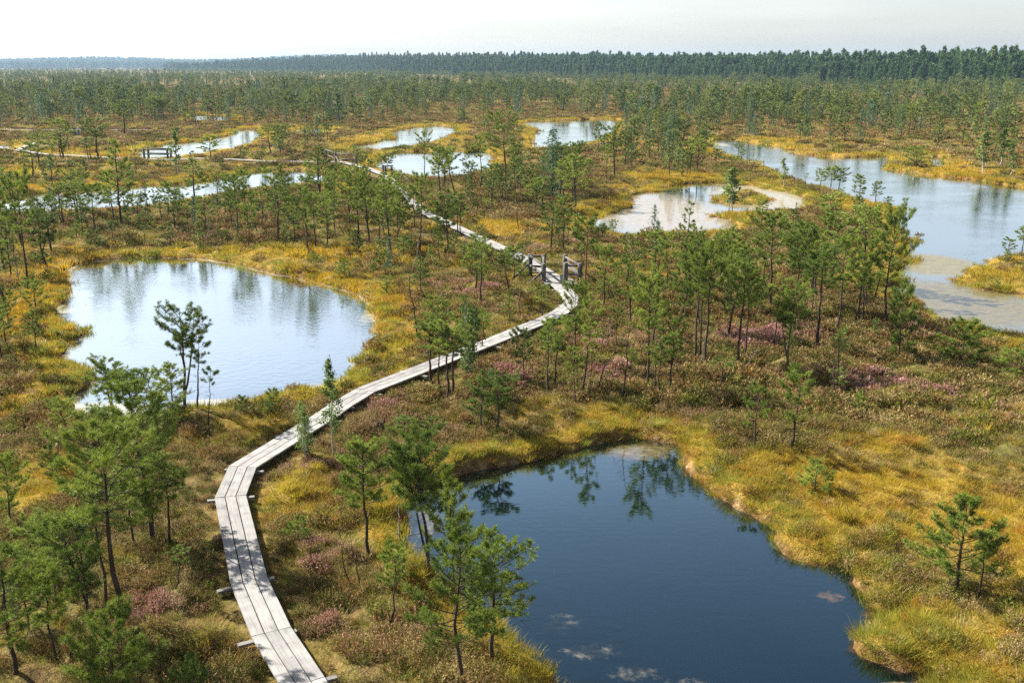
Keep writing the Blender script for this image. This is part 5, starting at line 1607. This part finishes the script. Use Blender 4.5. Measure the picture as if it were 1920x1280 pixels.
rail_frame([(994, 516), (1019, 517), (1019, 536)], [(0, 1, .92), (0, 1, .45), (0, 2, .92), (0, 2, .5), (1, 2, .9)], [(0, .62, (965, 517)), (2, .72, (984, 539))], 'grey post-and-rail frame with slanting braces on the left side of the platform')
rail_frame([(1059, 517), (1060, 534), (1087, 535)], [(1, 2, .88), (1, 2, .5), (0, 2, .9), (0, 2, .5)], [(0, .7, (1120, 540))], 'grey post-and-rail frame on the right side of the platform, beside the red-barked pine')
rail_frame([(271, 299), (279, 297), (315, 300), (321, 298)], [(0, 2, .92), (0, 2, .5), (1, 3, .92), (1, 3, .5)], [], 'distant grey railing of a walkway bridge at the foot of the winding pond', 1.45)
rail_frame([(630, 308), (612, 300), (668, 311)], [(1, 0, .92), (1, 0, .5), (0, 2, .92), (0, 2, .5)], [(0, .7, (640, 314))], 'distant pale railing where the boardwalk turns, left of the middle pond', 1.5)
rail_frame([(719, 331), (723, 333), (735, 331)], [(0, 2, .92), (1, 2, .6)], [(0, .6, (706, 336)), (2, .9, (778, 346))], 'dark railing with a long slanting brace below the middle pond', 1.3)


# ------------------------------------------------------------------ people far off on the walkways
def skin_mesh(name, verts, edges, rad, mat):
    me = bpy.data.meshes.new(name); me.from_pydata(verts, edges, [])
    me.materials.append(mat)
    return me


def person(u, v, top_c, leg_c, label, rz=0.0, zb=WZ, hgt=1.72):
    g = unp(u, v, zb)
    root = empty('person', (g[0], g[1], zb), rz, label, 'person', 'walkers on the far walkways')
    k = hgt / 1.72
    skin = mat_plain('skin', (0.50, 0.33, 0.25)); tm_ = mat_plain('jacket_cloth', top_c); lm_ = mat_plain('trouser_cloth', leg_c)

    def sk(name, V, E, Rd, mat, sub=1):
        me = bpy.data.meshes.new(name); me.from_pydata([tuple(np.array(q) * k) for q in V], E, []); me.materials.append(mat)
        o = ob(name, me, root)
        md = o.modifiers.new('skin', 'SKIN')
        o.data.skin_vertices[0].data[0].use_root = True
        for i, r in enumerate(Rd):
            o.data.skin_vertices[0].data[i].radius = (r * k, r * k)
        s = o.modifiers.new('sub', 'SUBSURF'); s.levels = sub; s.render_levels = sub
        for p in me.polygons: p.use_smooth = True
        return o
    V = [(0, 0, .92), (0, 0, 1.15), (0, 0, 1.40), (0, 0, 1.50), (0, -.01, 1.58), (0, -.01, 1.68), (.10, 0, .88), (.11, 0, .48), (.11, .02, .06), (.11, -.12, .03), (-.10, 0, .88), (-.11, .03, .48), (-.11, .06, .06), (-.11, -.08, .03),
         (.18, 0, 1.40), (.23, .02, 1.12), (.22, -.08, .88), (.22, -.10, .80), (-.18, 0, 1.40), (-.23, .02, 1.12), (-.22, -.08, .88), (-.22, -.10, .80)]
    E = [(0, 1), (1, 2), (2, 3), (3, 4), (4, 5), (0, 6), (6, 7), (7, 8), (8, 9), (0, 10), (10, 11), (11, 12), (12, 13), (2, 14), (14, 15), (15, 16), (16, 17), (2, 18), (18, 19), (19, 20), (20, 21)]
    Rd = [.13, .12, .12, .055, .095, .085, .09, .06, .045, .04, .09, .06, .045, .04, .06, .045, .035, .04, .06, .045, .035, .04]
    sk('body', V, E, Rd, skin)
    sk('jacket', [(0, 0, .88), (0, 0, 1.12), (0, 0, 1.40), (0, 0, 1.46), (.18, 0, 1.40), (.235, .02, 1.12), (.22, -.07, .92), (-.18, 0, 1.40), (-.235, .02, 1.12), (-.22, -.07, .92)], [(0, 1), (1, 2), (2, 3), (2, 4), (4, 5), (5, 6), (2, 7), (7, 8), (8, 9)], [.16, .15, .15, .08, .08, .065, .055, .08, .065, .055], tm_)
    sk('trousers', [(0, 0, .95), (.10, 0, .86), (.11, 0, .48), (.11, .02, .10), (-.10, 0, .86), (-.11, .03, .48), (-.11, .06, .10)], [(0, 1), (1, 2), (2, 3), (0, 4), (4, 5), (5, 6)], [.145, .105, .08, .06, .105, .08, .06], lm_)
    hm = MB(); t = np.linspace(0, 1, 6)
    hm.tube(np.stack([np.zeros(6), np.full(6, .012), (1.60 + .15 * t)], 1) * k, np.array([.092, .105, .108, .098, .07, .02]) * k, 10)
    ob('hair', hm.mesh('hair', mat_plain('dark_hair', (0.05, 0.035, 0.025))), root)


person(141, 256, (0.05, 0.09, 0.16), (0.03, 0.04, 0.07), 'person in dark blue top, leftmost of three walkers on the far left walkway', 1.2)
person(148, 255, (0.78, 0.58, 0.60), (0.04, 0.10, 0.26), 'person in pale pink top, middle of three walkers on the far left walkway', 1.4)
person(155, 253, (0.18, 0.06, 0.09), (0.05, 0.04, 0.05), 'person in maroon top, rightmost of three walkers on the far left walkway', 1.0)
person(477, 211, (0.03, 0.04, 0.08), (0.03, 0.03, 0.05), 'lone dark-clad person on the distant walkway above the winding pond', 1.5)


# looped dark stump near the dark pond
def stump():
    x, y = unp(711, 815, .28)
    root = empty('tree_stump', (x, y, float(ground_z([x], [y])[0])), 0, 'looped dark dead stump in the heather between boardwalk and creeping pines', 'stump')
    m = MB(); t = np.linspace(0, 1, 12)
    m.tube(np.stack([-.14 + .3 * t + .03 * np.sin(9 * t), .05 * np.sin(5 * t), .46 * np.sin(math.pi * t) ** .6 - .05], 1), .035 + .02 * np.cos(6.28 * t), 7)
    ob('arch', m.mesh('arch', M['bark']), root)
    m = MB(); m.tube([(.14, 0, .1), (.17, .02, .4), (.2, .0, .58)], [.04, .03, .01], 6)
    ob('spike', m.mesh('spike', M['bark']), root)


stump()

# ------------------------------------------------------------------ haze, sky, sun, camera
HAZE = 0.00009


def haze():
    m = MB(); m.box((0, 3000, 37.5), 7000, 7000, 40)
    me = m.mesh('haze', None, False)
    mt, nt, ns, L = new_mat('haze_air')
    v = N(nt, 'ShaderNodeVolumePrincipled')
    v.inputs['Color'].default_value = (0.52, 0.74, 1.0, 1); v.inputs['Density'].default_value = HAZE; v.inputs['Anisotropy'].default_value = 0.2
    o = N(nt, 'ShaderNodeOutputMaterial'); L.new(v.outputs[0], o.inputs['Volume'])
    me.materials.append(mt)
    ob('haze', me, kind='stuff')


if HAZE:
    haze()

SUN_EL, SUN_AZ = R(37), math.atan2(-0.88, 0.47)     # direction to the sun, from +Y towards +X
sx, sy = math.sin(SUN_AZ), math.cos(SUN_AZ)
w = bpy.data.worlds.new('World'); scene.world = w; w.use_nodes = True
nt = w.node_tree
bg = nt.nodes['Background']
sky = nt.nodes.new('ShaderNodeTexSky'); sky.sky_type = 'NISHITA'; sky.sun_disc = False
sky.sun_elevation = SUN_EL; sky.sun_rotation = SUN_AZ; sky.altitude = 0; sky.air_density = 1.0; sky.dust_density = 1.3; sky.ozone_density = 1.2
bw = nt.nodes.new('ShaderNodeRGBToBW'); nt.links.new(sky.outputs[0], bw.inputs[0])
wtc = nt.nodes.new('ShaderNodeTexCoord'); wmp = nt.nodes.new('ShaderNodeMapping'); wmp.inputs['Scale'].default_value = (3.0, 3.0, 26.0)
wno = nt.nodes.new('ShaderNodeTexNoise'); wno.inputs['Scale'].default_value = 1.6; wno.inputs['Detail'].default_value = 5.0
nt.links.new(wtc.outputs['Generated'], wmp.inputs[0]); nt.links.new(wmp.outputs[0], wno.inputs['Vector'])
thin = ramp(nt, wno.outputs[0], [(0.38, (0.955, 0.96, 0.965)), (0.68, (1.05, 1.045, 1.04))])
nt.links.new(mixc(nt, 1.0, mixc(nt, 0.54, sky.outputs[0], bw.outputs[0]), thin, 'MULTIPLY'), bg.inputs[0]); bg.inputs[1].default_value = 0.066
sd_ = bpy.data.lights.new('sun', 'SUN'); sd_.energy = 4.9; sd_.angle = R(0.5); sd_.color = (1.0, 0.94, 0.84)
so = bpy.data.objects.new('sun', sd_); COL.objects.link(so)
dirv = Vector((-sx * math.cos(SUN_EL), -sy * math.cos(SUN_EL), -math.sin(SUN_EL)))
so.rotation_euler = dirv.to_track_quat('-Z', 'Y').to_euler(); so.location = (-40, 30, 60)

cd = bpy.data.cameras.new('camera'); cd.sensor_width = 36; cd.lens = F / 1920 * 36; cd.clip_start = 0.2; cd.clip_end = 30000
co = bpy.data.objects.new('camera', cd); COL.objects.link(co)
co.location = (0, 0, H); co.rotation_euler = (R(90) - TH, 0, 0)
scene.camera = co

scene.view_settings.view_transform = 'Standard'; scene.view_settings.look = 'None'; scene.view_settings.exposure = 1.6; scene.view_settings.gamma = 1.0
scene.render.engine = 'CYCLES'
cy = scene.cycles
cy.max_bounces = 6; cy.diffuse_bounces = 2; cy.glossy_bounces = 3; cy.transmission_bounces = 3; cy.volume_bounces = 0; cy.transparent_max_bounces = 4
cy.use_denoising = False; cy.denoiser = 'OPENIMAGEDENOISE'; cy.denoising_input_passes = 'RGB_ALBEDO_NORMAL'; cy.denoising_prefilter = 'ACCURATE'
cy.use_adaptive_sampling = False
cy.sample_clamp_indirect = 4.0
cy.caustics_reflective = False; cy.caustics_refractive = False
